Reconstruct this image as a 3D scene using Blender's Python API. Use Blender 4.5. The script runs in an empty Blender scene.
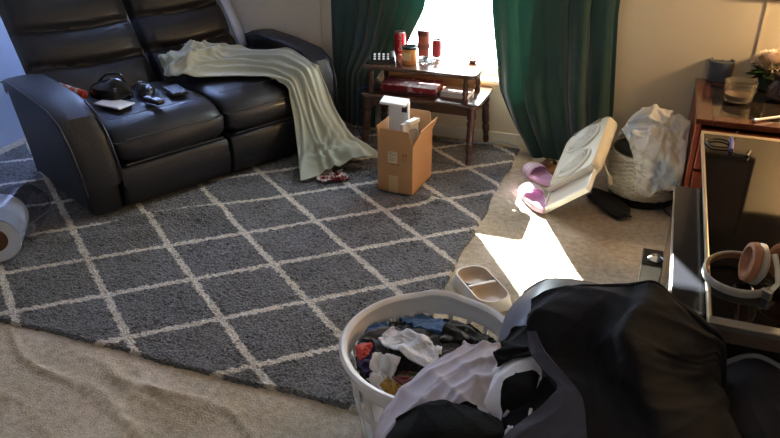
import bpy, bmesh, math, random
import numpy as np
from mathutils import Vector, Matrix, Euler
random.seed(7); RNG = np.random.default_rng(11)
sc = bpy.context.scene
COL = sc.collection
PI = math.pi
# ------------------------------------------------------------------ camera model (measured from the photograph)
F = 734.0; H = 1.6; PITCH = math.radians(27.8); YAW = math.radians(19.9)
_fw = np.array([-math.sin(YAW)*math.cos(PITCH), math.cos(YAW)*math.cos(PITCH), -math.sin(PITCH)])
_rt = np.array([math.cos(YAW), math.sin(YAW), 0.0]); _up = np.cross(_rt, _fw)
def at(x, y, z=0.0):
    """point of the room at height z that the photograph shows at pixel x, y"""
    d = _fw + _rt*(x-390)/F - _up*(y-219)/F
    t = (z-H)/d[2]
    return np.array([d[0]*t, d[1]*t, z])
cam_d = bpy.data.cameras.new('camera'); cam = bpy.data.objects.new('camera', cam_d); COL.objects.link(cam)
cam_d.sensor_width = 36; cam_d.lens = F/780*36; cam_d.clip_start = 0.02
cam.location = (0, 0, H); cam.rotation_euler = (PI/2-PITCH, 0, YAW)
sc.camera = cam

# ------------------------------------------------------------------ materials
def lin(c):
    if isinstance(c, str):
        c = [int(c[i:i+2], 16)/255 for i in (0, 2, 4)]
    return tuple((v/12.92 if v <= .04045 else ((v+.055)/1.055)**2.4) for v in c) + (1,)
def newmat(name):
    m = bpy.data.materials.new(name); m.use_nodes = True
    nt = m.node_tree; b = nt.nodes['Principled BSDF']
    return m, nt, b
def N(nt, kind, **kw):
    n = nt.nodes.new(kind)
    for k, v in kw.items():
        if hasattr(n, k): setattr(n, k, v)
        else: n.inputs[k].default_value = v
    return n
def L(nt, a, b): nt.links.new(a, b)
def mat(name, col, rough=.6, metal=0, bump=0, bscale=60, var=0, vscale=8, sheen=0, coat=0, spec=.5, trans=0, ior=1.45, detail=4):
    """principled surface with noise variation and noise bump"""
    m, nt, b = newmat(name)
    c = lin(col)
    b.inputs['Base Color'].default_value = c
    b.inputs['Roughness'].default_value = rough; b.inputs['Metallic'].default_value = metal
    b.inputs['Specular IOR Level'].default_value = spec; b.inputs['IOR'].default_value = ior
    b.inputs['Sheen Weight'].default_value = sheen; b.inputs['Sheen Roughness'].default_value = .5
    b.inputs['Coat Weight'].default_value = coat; b.inputs['Coat Roughness'].default_value = .08
    b.inputs['Transmission Weight'].default_value = trans
    tc = N(nt, 'ShaderNodeTexCoord')
    if var:
        n = N(nt, 'ShaderNodeTexNoise'); n.inputs['Scale'].default_value = vscale; n.inputs['Detail'].default_value = 5
        L(nt, tc.outputs['Object'], n.inputs['Vector'])
        r = N(nt, 'ShaderNodeMapRange'); r.inputs[1].default_value = .25; r.inputs[2].default_value = .75
        r.inputs[3].default_value = 1-var; r.inputs[4].default_value = 1+var
        L(nt, n.outputs['Fac'], r.inputs[0])
        mx = N(nt, 'ShaderNodeMix', data_type='RGBA', blend_type='MULTIPLY'); mx.inputs[0].default_value = 1
        mx.inputs[6].default_value = c
        L(nt, r.outputs[0], mx.inputs[7]); L(nt, mx.outputs[2], b.inputs['Base Color'])
    if bump:
        n = N(nt, 'ShaderNodeTexNoise'); n.inputs['Scale'].default_value = bscale; n.inputs['Detail'].default_value = detail
        L(nt, tc.outputs['Object'], n.inputs['Vector'])
        bp = N(nt, 'ShaderNodeBump'); bp.inputs['Strength'].default_value = bump; bp.inputs['Distance'].default_value = .004
        L(nt, n.outputs['Fac'], bp.inputs['Height']); L(nt, bp.outputs[0], b.inputs['Normal'])
    return m
def fabric(name, col, rough=.9, var=.08, sheen=.15, bump=.5, bscale=220, col2=None, pscale=6, thresh=.5):
    m = mat(name, col, rough, bump=bump, bscale=bscale, var=var, vscale=14, sheen=sheen, spec=.2)
    if col2:
        nt = m.node_tree; b = nt.nodes['Principled BSDF']
        src = b.inputs['Base Color'].links[0].from_socket if b.inputs['Base Color'].links else None
        tc = N(nt, 'ShaderNodeTexCoord'); n = N(nt, 'ShaderNodeTexNoise'); n.inputs['Scale'].default_value = pscale; n.inputs['Detail'].default_value = 1
        L(nt, tc.outputs['Object'], n.inputs['Vector'])
        r = N(nt, 'ShaderNodeMapRange'); r.inputs[1].default_value = thresh-.06; r.inputs[2].default_value = thresh+.06
        L(nt, n.outputs['Fac'], r.inputs[0])
        mx = N(nt, 'ShaderNodeMix', data_type='RGBA'); L(nt, r.outputs[0], mx.inputs[0])
        if src: L(nt, src, mx.inputs[6])
        mx.inputs[7].default_value = lin(col2); L(nt, mx.outputs[2], b.inputs['Base Color'])
    return m
def wood(name, c1, c2, rough=.4, scale=(3, 30, 30), coat=.2):
    m, nt, b = newmat(name)
    tc = N(nt, 'ShaderNodeTexCoord'); mp = N(nt, 'ShaderNodeMapping'); mp.inputs['Scale'].default_value = scale
    L(nt, tc.outputs['Object'], mp.inputs['Vector'])
    n = N(nt, 'ShaderNodeTexNoise'); n.inputs['Scale'].default_value = 1.4; n.inputs['Detail'].default_value = 6; n.inputs['Distortion'].default_value = .6
    L(nt, mp.outputs[0], n.inputs['Vector'])
    r = N(nt, 'ShaderNodeValToRGB'); r.color_ramp.elements[0].position = .3; r.color_ramp.elements[1].position = .7
    r.color_ramp.elements[0].color = lin(c1); r.color_ramp.elements[1].color = lin(c2)
    L(nt, n.outputs['Fac'], r.inputs[0]); L(nt, r.outputs[0], b.inputs['Base Color'])
    b.inputs['Roughness'].default_value = rough; b.inputs['Coat Weight'].default_value = coat; b.inputs['Coat Roughness'].default_value = .15
    return m
def clear(name, tint, fac=.15, rough=.05):
    """thin clear film or glass: transparent with a fresnel gloss"""
    m, nt, b = newmat(name); nt.nodes.remove(b); out = nt.nodes['Material Output']
    t = N(nt, 'ShaderNodeBsdfTransparent'); t.inputs[0].default_value = lin(tint)
    g = N(nt, 'ShaderNodeBsdfGlossy'); g.inputs['Roughness'].default_value = rough
    lw = N(nt, 'ShaderNodeLayerWeight'); lw.inputs[0].default_value = fac
    mx = N(nt, 'ShaderNodeMixShader'); L(nt, lw.outputs['Facing'], mx.inputs[0])
    L(nt, t.outputs[0], mx.inputs[1]); L(nt, g.outputs[0], mx.inputs[2]); L(nt, mx.outputs[0], out.inputs[0])
    return m

# ------------------------------------------------------------------ mesh builder
class MB:
    def __init__(s): s.v = []; s.f = []
    def add(s, vs, fs):
        b = len(s.v); s.v.extend([tuple(map(float, p)) for p in vs]); s.f.extend([tuple(b+i for i in f) for f in fs]); return s
    def box(s, c, size, rz=0, tilt=None):
        hx, hy, hz = [k/2 for k in size]
        P = [Vector((x, y, z)) for z in (-hz, hz) for y in (-hy, hy) for x in (-hx, hx)]
        R = Matrix.Rotation(rz, 3, 'Z')
        if tilt: R = R @ Euler(tilt).to_matrix()
        P = [R @ p + Vector(c) for p in P]
        return s.add(P, [(0, 2, 3, 1), (4, 5, 7, 6), (0, 1, 5, 4), (2, 6, 7, 3), (0, 4, 6, 2), (1, 3, 7, 5)])
    def lathe(s, prof, c=(0, 0, 0), n=32, axis=(0, 0, 1), sx=1, sy=1):
        q = Vector((0, 0, 1)).rotation_difference(Vector(axis).normalized()); c = Vector(c)
        vs = []; fs = []
        for r, z in prof:
            for k in range(n):
                a = 2*PI*k/n; vs.append(q @ Vector((r*math.cos(a)*sx, r*math.sin(a)*sy, z)) + c)
        for i in range(len(prof)-1):
            for k in range(n):
                k2 = (k+1) % n; fs.append((i*n+k, i*n+k2, (i+1)*n+k2, (i+1)*n+k))
        if prof[0][0] > 1e-6: fs.append(tuple(range(n-1, -1, -1)))
        if prof[-1][0] > 1e-6: fs.append(tuple((len(prof)-1)*n+k for k in range(n)))
        return s.add(vs, fs)
    def tube(s, path, r, n=8, closed=False, flat=1.0):
        P = [Vector(p) for p in path]; m = len(P); vs = []; fs = []
        rs = r if hasattr(r, '__len__') else [r]*m
        prev = None
        for i in range(m):
            if closed: t = P[(i+1) % m]-P[i-1]
            else: t = P[min(i+1, m-1)]-P[max(i-1, 0)]
            t.normalize()
            if prev is None:
                up = Vector((0, 0, 1)) if abs(t.z) < .9 else Vector((1, 0, 0)); a = t.cross(up).normalized()
            else: a = (prev - t*prev.dot(t)).normalized()
            prev = a; b = t.cross(a)
            for k in range(n):
                an = 2*PI*k/n; vs.append(P[i] + a*math.cos(an)*rs[i] + b*math.sin(an)*rs[i]*flat)
        for i in range(m if closed else m-1):
            j = (i+1) % m
            for k in range(n):
                k2 = (k+1) % n; fs.append((i*n+k, i*n+k2, j*n+k2, j*n+k))
        if not closed: fs += [tuple(range(n-1, -1, -1)), tuple((m-1)*n+k for k in range(n))]
        return s.add(vs, fs)
    def grid(s, P):
        ny, nx = P.shape[:2]; fs = []
        for j in range(ny-1):
            for i in range(nx-1):
                a = j*nx+i; fs.append((a, a+1, a+nx+1, a+nx))
        return s.add(P.reshape(-1, 3), fs)
    def slab(s, poly, z0, z1):
        """flat outline raised from z0 to z1"""
        n = len(poly); vs = [(x, y, z0) for x, y in poly] + [(x, y, z1) for x, y in poly]
        fs = [tuple(range(n-1, -1, -1)), tuple(range(n, 2*n))] + [(k, (k+1) % n, n+(k+1) % n, n+k) for k in range(n)]
        return s.add(vs, fs)
    def puff(s, prof, u0, u1, inset=.04, n=14, p=4, f=None):
        """closed (w, z) profile swept along u with softly rounded ends; f(u,w,z) may bend it"""
        prof = np.array(prof, float); c = prof.mean(0); m = len(prof); vs = []; fs = []
        um = (u0+u1)/2; hu = (u1-u0)/2
        for a in np.linspace(-PI/2, PI/2, n):
            tt = math.sin(a); k = (1-abs(tt)**p)**(1/p)
            for w, z in prof:
                ww = w + (c[0]-w)*min(1, inset*(1-k)/max(1e-6, abs(w-c[0]))) if abs(w-c[0]) > 1e-6 else w
                zz = z + (c[1]-z)*min(1, inset*(1-k)/max(1e-6, abs(z-c[1]))) if abs(z-c[1]) > 1e-6 else z
                q = (um+hu*tt, ww, zz)
                vs.append(f(*q) if f else q)
        for i in range(n-1):
            for k in range(m):
                k2 = (k+1) % m; fs.append((i*m+k, i*m+k2, (i+1)*m+k2, (i+1)*m+k))
        fs += [tuple(range(m-1, -1, -1)), tuple((n-1)*m+k for k in range(m))]
        return s.add(vs, fs)
    def build(s, name, m, parent=None, world=True, smooth=True, bevel=0, seg=2, sub=0, solid=0, angle=40, fix=True):
        me = bpy.data.meshes.new(name)
        V = np.array(s.v, float)
        off = None
        if parent is not None and world and parent.type == 'EMPTY':
            M = np.array((Matrix.Translation(parent.location) @ parent.rotation_euler.to_matrix().to_4x4()).inverted())
            V = V @ M[:3, :3].T + M[:3, 3]
        elif parent is not None and 'off' in parent:
            V = V - np.array(parent['off'])
        elif parent is None:
            off = np.array([(V[:, 0].min()+V[:, 0].max())/2, (V[:, 1].min()+V[:, 1].max())/2, V[:, 2].min()]); V = V - off
        me.from_pydata(V.tolist(), [], s.f)
        if fix:
            bm = bmesh.new(); bm.from_mesh(me); bmesh.ops.recalc_face_normals(bm, faces=bm.faces[:]); bm.to_mesh(me); bm.free()
        me.materials.append(m)
        if smooth:
            for p in me.polygons: p.use_smooth = True
        me.update()
        o = bpy.data.objects.new(name, me); COL.objects.link(o)
        if parent is not None:
            o.parent = parent
        else:
            o.location = off
        if bevel:
            b = o.modifiers.new('bevel', 'BEVEL'); b.width = bevel; b.segments = seg; b.limit_method = 'ANGLE'; b.angle_limit = math.radians(35)
        if solid:
            b = o.modifiers.new('solid', 'SOLIDIFY'); b.thickness = solid; b.offset = 0
        if sub:
            b = o.modifiers.new('sub', 'SUBSURF'); b.levels = sub; b.render_levels = sub
        if smooth and not sub and bevel == 0:
            try: me.set_sharp_from_angle(angle=math.radians(angle))
            except Exception: pass
        return o
def tag(o, label=None, cat=None, group=None, kind=None):
    if label: o['label'] = label
    if cat: o['category'] = cat
    if group: o['group'] = group
    if kind: o['kind'] = kind
    return o
def thing(name, label, cat, loc=(0, 0, 0), rz=0, group=None):
    o = bpy.data.objects.new(name, None); COL.objects.link(o); o.empty_display_size = .1
    o.location = [float(k) for k in loc]; o.rotation_euler = (0, 0, rz)
    return tag(o, label, cat, group)
def sub_of(o, mb, name, m, **kw):
    """a piece of a part: same frame as the part it belongs to"""
    root = o
    while root.parent: root = root.parent
    c = mb.build(name, m, root if root.type == 'EMPTY' else o, **kw)
    if root.type == 'EMPTY': c.parent = o
    return c

# ------------------------------------------------------------------ cloth: a small particle cloth solver
class HeightField:
    def __init__(s, x0, x1, y0, y1, res=.01):
        s.x0, s.y0, s.res = x0, y0, res
        s.nx = int((x1-x0)/res)+1; s.ny = int((y1-y0)/res)+1
        s.h = np.zeros((s.ny, s.nx)); s.X, s.Y = np.meshgrid(x0+np.arange(s.nx)*res, y0+np.arange(s.ny)*res)
        s.dirty = True
    def dome(s, c, r, rz=0):
        dx = s.X-c[0]; dy = s.Y-c[1]; ca, sa = math.cos(rz), math.sin(rz)
        q = 1-((dx*ca+dy*sa)/r[0])**2-((-dx*sa+dy*ca)/r[1])**2
        z = np.where(q > 0, c[2]+r[2]*np.sqrt(np.clip(q, 0, 1)), 0); s.h = np.maximum(s.h, z); s.dirty = True
    def blur(s, a, k):
        for _ in range(k):
            p = np.pad(a, 1, mode='edge'); a = (p[:-2, 1:-1]+p[2:, 1:-1]+p[1:-1, :-2]+p[1:-1, 2:]+4*p[1:-1, 1:-1])/8
        return a
    def prep(s):
        if s.dirty:
            hs = s.blur(s.h, 1); s.hs = hs; s.gy, s.gx = np.gradient(hs, s.res); s.dirty = False
    def samp(s, a, P):
        fx = np.clip((P[:, 0]-s.x0)/s.res, 0, s.nx-1.001); fy = np.clip((P[:, 1]-s.y0)/s.res, 0, s.ny-1.001)
        i = fx.astype(int); j = fy.astype(int); u = fx-i; v = fy-j
        return a[j, i]*(1-u)*(1-v)+a[j, i+1]*u*(1-v)+a[j+1, i]*(1-u)*v+a[j+1, i+1]*u*v
    def push(s, P, t):
        s.prep()
        h = s.samp(s.hs, P)+t; pen = h-P[:, 2]; m = pen > 0
        if m.any():
            gx = s.samp(s.gx, P[m]); gy = s.samp(s.gy, P[m]); n = np.stack([-gx, -gy, np.ones_like(gx)], 1)
            l = np.linalg.norm(n, axis=1, keepdims=True); n /= l
            P[m] += n*np.minimum(pen[m]/l[:, 0], .03)[:, None]
        return m
    def raster(s, G, fill=.0):
        ny, nx = G.shape[:2]
        for a in np.linspace(0, 1, 4)[:-1]:
            for b in np.linspace(0, 1, 4)[:-1]:
                Q = (G[:-1, :-1]*(1-a)*(1-b)+G[:-1, 1:]*(1-a)*b+G[1:, :-1]*a*(1-b)+G[1:, 1:]*a*b).reshape(-1, 3)
                i = np.round((Q[:, 0]-s.x0)/s.res).astype(int); j = np.round((Q[:, 1]-s.y0)/s.res).astype(int)
                k = (i >= 0) & (i < s.nx) & (j >= 0) & (j < s.ny)
                np.maximum.at(s.h, (j[k], i[k]), Q[k, 2])
        s.dirty = True
def boxpush(c, half, rz=0, r=0):
    ca, sa = math.cos(rz), math.sin(rz)
    def f(P, t):
        d = P-np.array(c); q = np.stack([d[:, 0]*ca+d[:, 1]*sa, -d[:, 0]*sa+d[:, 1]*ca, d[:, 2]], 1)
        hh = np.array(half)+t; pen = hh-np.abs(q); m = (pen > 0).all(1)
        if m.any():
            k = pen[m].argmin(1); qq = q[m]; idx = np.arange(len(k)); sg = np.sign(qq[idx, k]); sg[sg == 0] = 1
            qq[idx, k] = sg*hh[k]
            P[m] = np.stack([qq[:, 0]*ca-qq[:, 1]*sa, qq[:, 0]*sa+qq[:, 1]*ca, qq[:, 2]], 1)+np.array(c)
        return m
    return f
def ellpush(c, r):
    def f(P, t):
        d = (P-np.array(c))/(np.array(r)+t); l = np.linalg.norm(d, axis=1); m = l < 1
        if m.any(): P[m] = np.array(c)+d[m]/np.maximum(l[m], 1e-4)[:, None]*(np.array(r)+t)
        return m
    return f
def inside_cyl(c, r):
    def f(P, t):
        d = P[:, :2]-np.array(c); l = np.linalg.norm(d, axis=1); m = (l > r-t)
        if m.any(): P[m, :2] = np.array(c)+d[m]/l[m][:, None]*(r-t)
        return m
    return f
def outside_cyl(c, r, ztop):
    def f(P, t):
        d = P[:, :2]-np.array(c); l = np.linalg.norm(d, axis=1); m = (l < r+t) & (P[:, 2] < ztop-.03)
        if m.any(): P[m, :2] = np.array(c)+d[m]/np.maximum(l[m], 1e-4)[:, None]*(r+t)
        return m
    return f
def floorpush(P, t):
    m = P[:, 2] < t; P[m, 2] = t; return m
def cloth(G, sp, cols, steps=140, iters=8, damp=.97, fr=.8, t=.006, bend=.06, xyd=.7, selfr=.75, selfevery=3, pins=None, dt=1/80, stiff=1.0):
    """G (ny,nx,3) start positions; sp rest spacing; cols push-out functions"""
    ny, nx = G.shape[:2]; P = G.reshape(-1, 3).copy(); O = P.copy(); g = np.array([0, 0, -9.81*dt*dt])
    sy, sx = (sp, sp) if not hasattr(sp, '__len__') else sp
    dg = math.hypot(sx, sy)
    def rel(A, B, l, k):
        d = B-A; n = np.sqrt((d*d).sum(-1, keepdims=True))+1e-9; e = n-l; c = d*(np.where(e > 0, e, e*.7)/n*(.5*k)); A += c; B -= c
    def relb(A, B, l, k):
        d = B-A; n = np.sqrt((d*d).sum(-1, keepdims=True))+1e-9; c = d*(np.minimum(0, n-l)/n*(.5*k)); A += c; B -= c
    idj, idi = np.divmod(np.arange(ny*nx), nx)
    rad = selfr*min(sx, sy)
    pairs = None
    for st in range(steps):
        V = (P-O)*damp; V[:, :2] *= xyd; O = P.copy(); P = P+np.clip(V, -.05, .05)+g
        Q = P.reshape(ny, nx, 3)
        for it in range(iters):
            for o in (0, 1):
                a = Q[:, o:nx-1:2]; b = Q[:, o+1:nx:2]; rel(a, b, sx, stiff)
                a = Q[o:ny-1:2]; b = Q[o+1:ny:2]; rel(a, b, sy, stiff)
            for o in (0, 1):
                a = Q[o:ny-1:2, :-1]; b = Q[o+1:ny:2, 1:]; rel(a, b, dg, .4)
                a = Q[o:ny-1:2, 1:]; b = Q[o+1:ny:2, :-1]; rel(a, b, dg, .4)
            if bend and it % 3 == 0:
                for o in (0, 1, 2, 3):
                    relb(Q[:, o:nx-2:4], Q[:, o+2:nx:4], 2*sx*.98, bend); relb(Q[o:ny-2:4], Q[o+2:ny:4], 2*sy*.98, bend)
        if selfr and st % selfevery == 0 and st > 5:
            X = P.astype(np.float32); s2 = (X*X).sum(1); D = s2[:, None]+s2[None]-2*X@X.T
            ii, jj = np.nonzero(D < rad*rad*1.6)
            k = (ii < jj) & ((np.abs(idj[ii]-idj[jj]) > 2) | (np.abs(idi[ii]-idi[jj]) > 2)); pairs = (ii[k], jj[k])
        if pairs is not None and len(pairs[0]):
            ii, jj = pairs; d = P[jj]-P[ii]; n = np.linalg.norm(d, axis=1); k = n < rad
            if k.any():
                c = d[k]/(n[k][:, None]+1e-6)*((rad-n[k])*.4)[:, None]
                np.add.at(P, jj[k], c); np.add.at(P, ii[k], -c)
        for f in cols:
            m = f(P, t)
            if m is not None and m.any(): O[m] = P[m]-(P[m]-O[m])*(1-fr)
        if pins is not None:
            P[pins[0]] = pins[1]; O[pins[0]] = pins[1]
    return P.reshape(ny, nx, 3)
def flat_cloth(c, w, h, sp, rz=0, squeeze=(1, 1), noise=.02, seed=0, wave=(0, 6), fold=0, tilt=(0, 0)):
    """a start sheet w x h centred on c, squeezed together so that it buckles into folds"""
    r = np.random.default_rng(seed); nx = int(w/sp)+1; ny = int(h/sp)+1
    u = np.linspace(-.5, .5, nx); v = np.linspace(-.5, .5, ny); U, V = np.meshgrid(u, v)
    X = U*w*squeeze[0]; Y = V*h*squeeze[1]
    Z = np.zeros_like(X)
    need = max(.05, 1-min(squeeze)) ; lam = r.uniform(.055, .085)
    for k in range(7):
        th = r.uniform(0, PI); kk = 2*PI/(lam*r.uniform(.8, 2.2)); ax_ = X*math.cos(th)+Y*math.sin(th); bx_ = -X*math.sin(th)+Y*math.cos(th)
        Z += noise*need*1.3*np.sin(kk*ax_+r.uniform(0, 6.28)+1.3*np.sin(bx_*kk*.35+r.uniform(0, 6)))*(.5+.5*np.sin(bx_*kk*.3+k))
    for k in range(4):
        X = X+noise*.35*np.sin(r.uniform(-18, 18)*U+r.uniform(-18, 18)*V+k); Y = Y+noise*.35*np.sin(r.uniform(-18, 18)*U+r.uniform(-18, 18)*V+k*2)
    Z += wave[0]*np.sin(wave[1]*2*PI*U+r.uniform(0, 6))
    Z += r.normal(0, noise*.08, Z.shape) + tilt[0]*U + tilt[1]*V
    ca, sa = math.cos(rz), math.sin(rz)
    return np.stack([c[0]+X*ca-Y*sa, c[1]+X*sa+Y*ca, c[2]+Z-Z.min()], -1), (h/(ny-1), w/(nx-1))
def smooth2(A, k=1):
    for _ in range(k):
        p = np.pad(A, ((1, 1), (1, 1), (0, 0)), mode='edge')
        A = (p[:-2, 1:-1]+p[2:, 1:-1]+p[1:-1, :-2]+p[1:-1, 2:]+4*A)/8
    return A
def wrinkle_cloth(G, amp, lam, seed, up=3, aniso=0.0, n=5, down=.15, keep=None):
    """finer copy of a settled sheet with sharp-crested folds raised along its normal, laid out in cloth coordinates"""
    r = np.random.default_rng(seed+100); ny, nx = G.shape[:2]
    du = np.linalg.norm(np.diff(G, axis=1), axis=-1).mean(); dv = np.linalg.norm(np.diff(G, axis=0), axis=-1).mean()
    fy = np.linspace(0, ny-1.0001, (ny-1)*up+1); fx = np.linspace(0, nx-1.0001, (nx-1)*up+1)
    j = fy.astype(int); i = fx.astype(int); v = (fy-j)[:, None, None]; u = (fx-i)[None, :, None]
    U = G[j][:, i]*(1-u)*(1-v)+G[j][:, i+1]*u*(1-v)+G[j+1][:, i]*(1-u)*v+G[j+1][:, i+1]*u*v
    U = smooth2(U, up+1)
    X, Y = np.meshgrid(fx*du, fy*dv)
    tx = np.gradient(U, axis=1); ty = np.gradient(U, axis=0); nn = np.cross(tx, ty); nn = smooth2(nn, 6); nn /= np.linalg.norm(nn, axis=-1, keepdims=True)+1e-9
    if nn[..., 2].mean() < 0: nn = -nn
    def sm(k):
        return sum(np.sin(r.normal(0, k)*X+r.normal(0, k)*Y+r.uniform(0, 6.28)) for _ in range(3))/2
    D = np.zeros_like(X)
    th0 = r.uniform(0, PI)
    for q in range(n):
        th = (th0+r.normal(0, .5)) if aniso else r.uniform(0, PI)
        if aniso == 1: th = r.normal(0, .22)
        l = lam*r.uniform(.6, 1.7); ph = 2*PI/l*(X*math.cos(th)+Y*math.sin(th))*.5+1.5*sm(.16*2*PI/lam)+r.uniform(0, 6)
        D += (1-np.abs(np.sin(ph)))**1.6*np.clip(.55+.6*sm(.13*2*PI/lam), 0, 1.3)*(l/lam)**.7
    D = D/n*2.2-down
    if keep is not None: D *= 1-.9*np.exp(-((fy-keep)/2.2)**2)[:, None]
    return U+nn*(amp*D)[..., None]
def cloth_obj(name, G, m, parent=None, thick=.004, sub=0, amp=.012, lam=.06, seed=1, aniso=0, n=5):
    G = wrinkle_cloth(G, amp, lam, seed, 3, aniso, n)
    return MB().grid(G).build(name, m, parent, solid=thick, sub=0, fix=False, angle=180)

# ------------------------------------------------------------------ the room
WY = 3.96; LX = -3.42; RX = 1.75; FY = -1.3; CZ = 2.35
M = {}
M['wall'] = mat('wall_paint', 'cdbfa6', .85, bump=.15, bscale=180, var=.03, vscale=2)
M['wall_pale'] = mat('wall_with_blue_daylight', 'c0cce0', .85, bump=.1, bscale=150, var=.03, vscale=2)  # blue daylight falling on the left wall is put into its colour
M['trim'] = mat('trim_paint', 'd9d2c2', .6, var=.03)
M['ceil'] = mat('ceiling_paint', 'c9c4ba', .9, bump=.2, bscale=120)
def struct(o): return tag(o, kind='structure')
# carpeted floor with a few long creases, lower left
def floor_z(X, Y):
    z = np.zeros_like(X)
    r = np.random.default_rng(5)
    for k in range(22):
        cx, cy = r.uniform(-1.85, -.75), r.uniform(.95, 1.52); a = r.uniform(-.42, -.15); l = r.uniform(.12, .32); w = r.uniform(.010, .017)
        p = (X-cx)*math.cos(a)+(Y-cy)*math.sin(a); q = -(X-cx)*math.sin(a)+(Y-cy)*math.cos(a)+.03*np.sin(p*9+k)
        z += r.uniform(.003, .0095)*np.exp(-(q/w)**2)*np.exp(-(p/l)**4)
    z += .003*np.exp(-((Y-(2.87+.12*X))/.02)**2)*np.exp(-((X+.5)/.3)**4)
    return z
xs = np.concatenate([np.linspace(LX, -2.2, 20), np.linspace(-2.19, 0, 200), np.linspace(.02, RX, 20)])
ys = np.concatenate([np.linspace(FY, .7, 20), np.linspace(.71, 1.75, 110), np.linspace(1.77, WY, 90)])
X, Y = np.meshgrid(xs, ys); FZ = floor_z(X, Y)
def carpet(name, c1, c2):
    m, nt, b = newmat(name); b.inputs['Roughness'].default_value = .95; b.inputs['Specular IOR Level'].default_value = .1; b.inputs['Sheen Weight'].default_value = .1
    g = N(nt, 'ShaderNodeNewGeometry')
    n1 = N(nt, 'ShaderNodeTexNoise'); n1.inputs['Scale'].default_value = 170; n1.inputs['Detail'].default_value = 4
    n2 = N(nt, 'ShaderNodeTexNoise'); n2.inputs['Scale'].default_value = 3.0; n2.inputs['Detail'].default_value = 4
    n3 = N(nt, 'ShaderNodeTexNoise'); n3.inputs['Scale'].default_value = 38; n3.inputs['Detail'].default_value = 5
    for n in (n1, n2, n3): L(nt, g.outputs['Position'], n.inputs['Vector'])
    a = N(nt, 'ShaderNodeMath', operation='MULTIPLY_ADD'); L(nt, n1.outputs['Fac'], a.inputs[0]); a.inputs[1].default_value = .8; L(nt, n2.outputs['Fac'], a.inputs[2])
    a2 = N(nt, 'ShaderNodeMath', operation='MULTIPLY_ADD'); L(nt, n3.outputs['Fac'], a2.inputs[0]); a2.inputs[1].default_value = .8; L(nt, a.outputs[0], a2.inputs[2])
    r = N(nt, 'ShaderNodeValToRGB'); r.color_ramp.elements[0].position = 1.0-.15; r.color_ramp.elements[1].position = 1.0
    mr = N(nt, 'ShaderNodeMapRange'); mr.inputs[1].default_value = .9; mr.inputs[2].default_value = 1.7; L(nt, a2.outputs[0], mr.inputs[0])
    r.color_ramp.elements[0].position = .1; r.color_ramp.elements[1].position = .9
    r.color_ramp.elements[0].color = lin(c1); r.color_ramp.elements[1].color = lin(c2)
    L(nt, mr.outputs[0], r.inputs[0]); L(nt, r.outputs[0], b.inputs['Base Color'])
    bp = N(nt, 'ShaderNodeBump'); bp.inputs['Strength'].default_value = .9; bp.inputs['Distance'].default_value = .006
    L(nt, a2.outputs[0], bp.inputs['Height']); L(nt, bp.outputs[0], b.inputs['Normal'])
    return m
M['carpet'] = carpet('beige_carpet', '94856f', 'd2c5b0')
struct(MB().grid(np.stack([X, Y, FZ], -1)).build('floor', M['carpet'], fix=False))
# window wall, with the opening between the curtains
WX0, WX1, WZ0, WZ1 = -1.42, -.66, .38, 1.95
mb = MB()
for x0, x1, z0, z1 in [(LX, -3.34, 0, CZ), (-2.78, WX0, 0, CZ), (-3.34, -2.78, 0, .85), (-3.34, -2.78, WZ1, CZ), (WX1, RX, 0, CZ), (WX0, WX1, 0, WZ0), (WX0, WX1, WZ1, CZ)]:
    mb.box(((x0+x1)/2, WY+.06, (z0+z1)/2), (x1-x0, .12, z1-z0))
struct(mb.build('wall_back', M['wall'], smooth=False))
struct(MB().box((LX-.05, (FY+WY)/2, CZ/2), (.1, WY-FY+.3, CZ)).build('wall_left', M['wall_pale'], smooth=False))
struct(MB().box((RX+.05, (FY+WY)/2, CZ/2), (.1, WY-FY+.3, CZ)).build('wall_right', M['wall'], smooth=False))
mb = MB()                     # unseen wall behind the viewer; its small window is added as fill light
for x0, x1, z0, z1 in [(LX, -1.0, 0, CZ), (-.5, RX, 0, CZ), (-1.0, -.5, 0, 1.75), (-1.0, -.5, 2.05, CZ)]:
    mb.box(((x0+x1)/2, FY-.05, (z0+z1)/2), (x1-x0, .1, z1-z0))
struct(mb.build('wall_front', M['wall'], smooth=False))
struct(MB().box(((LX+RX)/2, (FY+WY)/2, CZ+.05), (RX-LX+.3, WY-FY+.4, .1)).build('ceiling', M['ceil'], smooth=False))
mb = MB().box(((WX1+RX)/2, WY-.008, .035), (RX-WX1, .016, .07)).box(((LX+WX0)/2, WY-.008, .035), (WX0-LX, .016, .07)).box(((WX0+WX1)/2, WY-.008, .035), (WX1-WX0, .016, .07))
struct(mb.build('baseboard_back', M['trim'], smooth=False, bevel=.004))
struct(MB().box((-1.872, WY-.006, CZ/2), (.022, .012, CZ)).build('trim_1', M['wall'], smooth=False, bevel=.003))
struct(MB().box((.475, WY-.003, CZ/2), (.008, .006, CZ)).build('trim_2', M['wall'], smooth=False))
def frosted(name, c):
    m, nt, b = newmat(name); t = N(nt, 'ShaderNodeBsdfTranslucent'); t.inputs[0].default_value = lin(c); L(nt, t.outputs[0], nt.nodes['Material Output'].inputs[0]); return m
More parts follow.
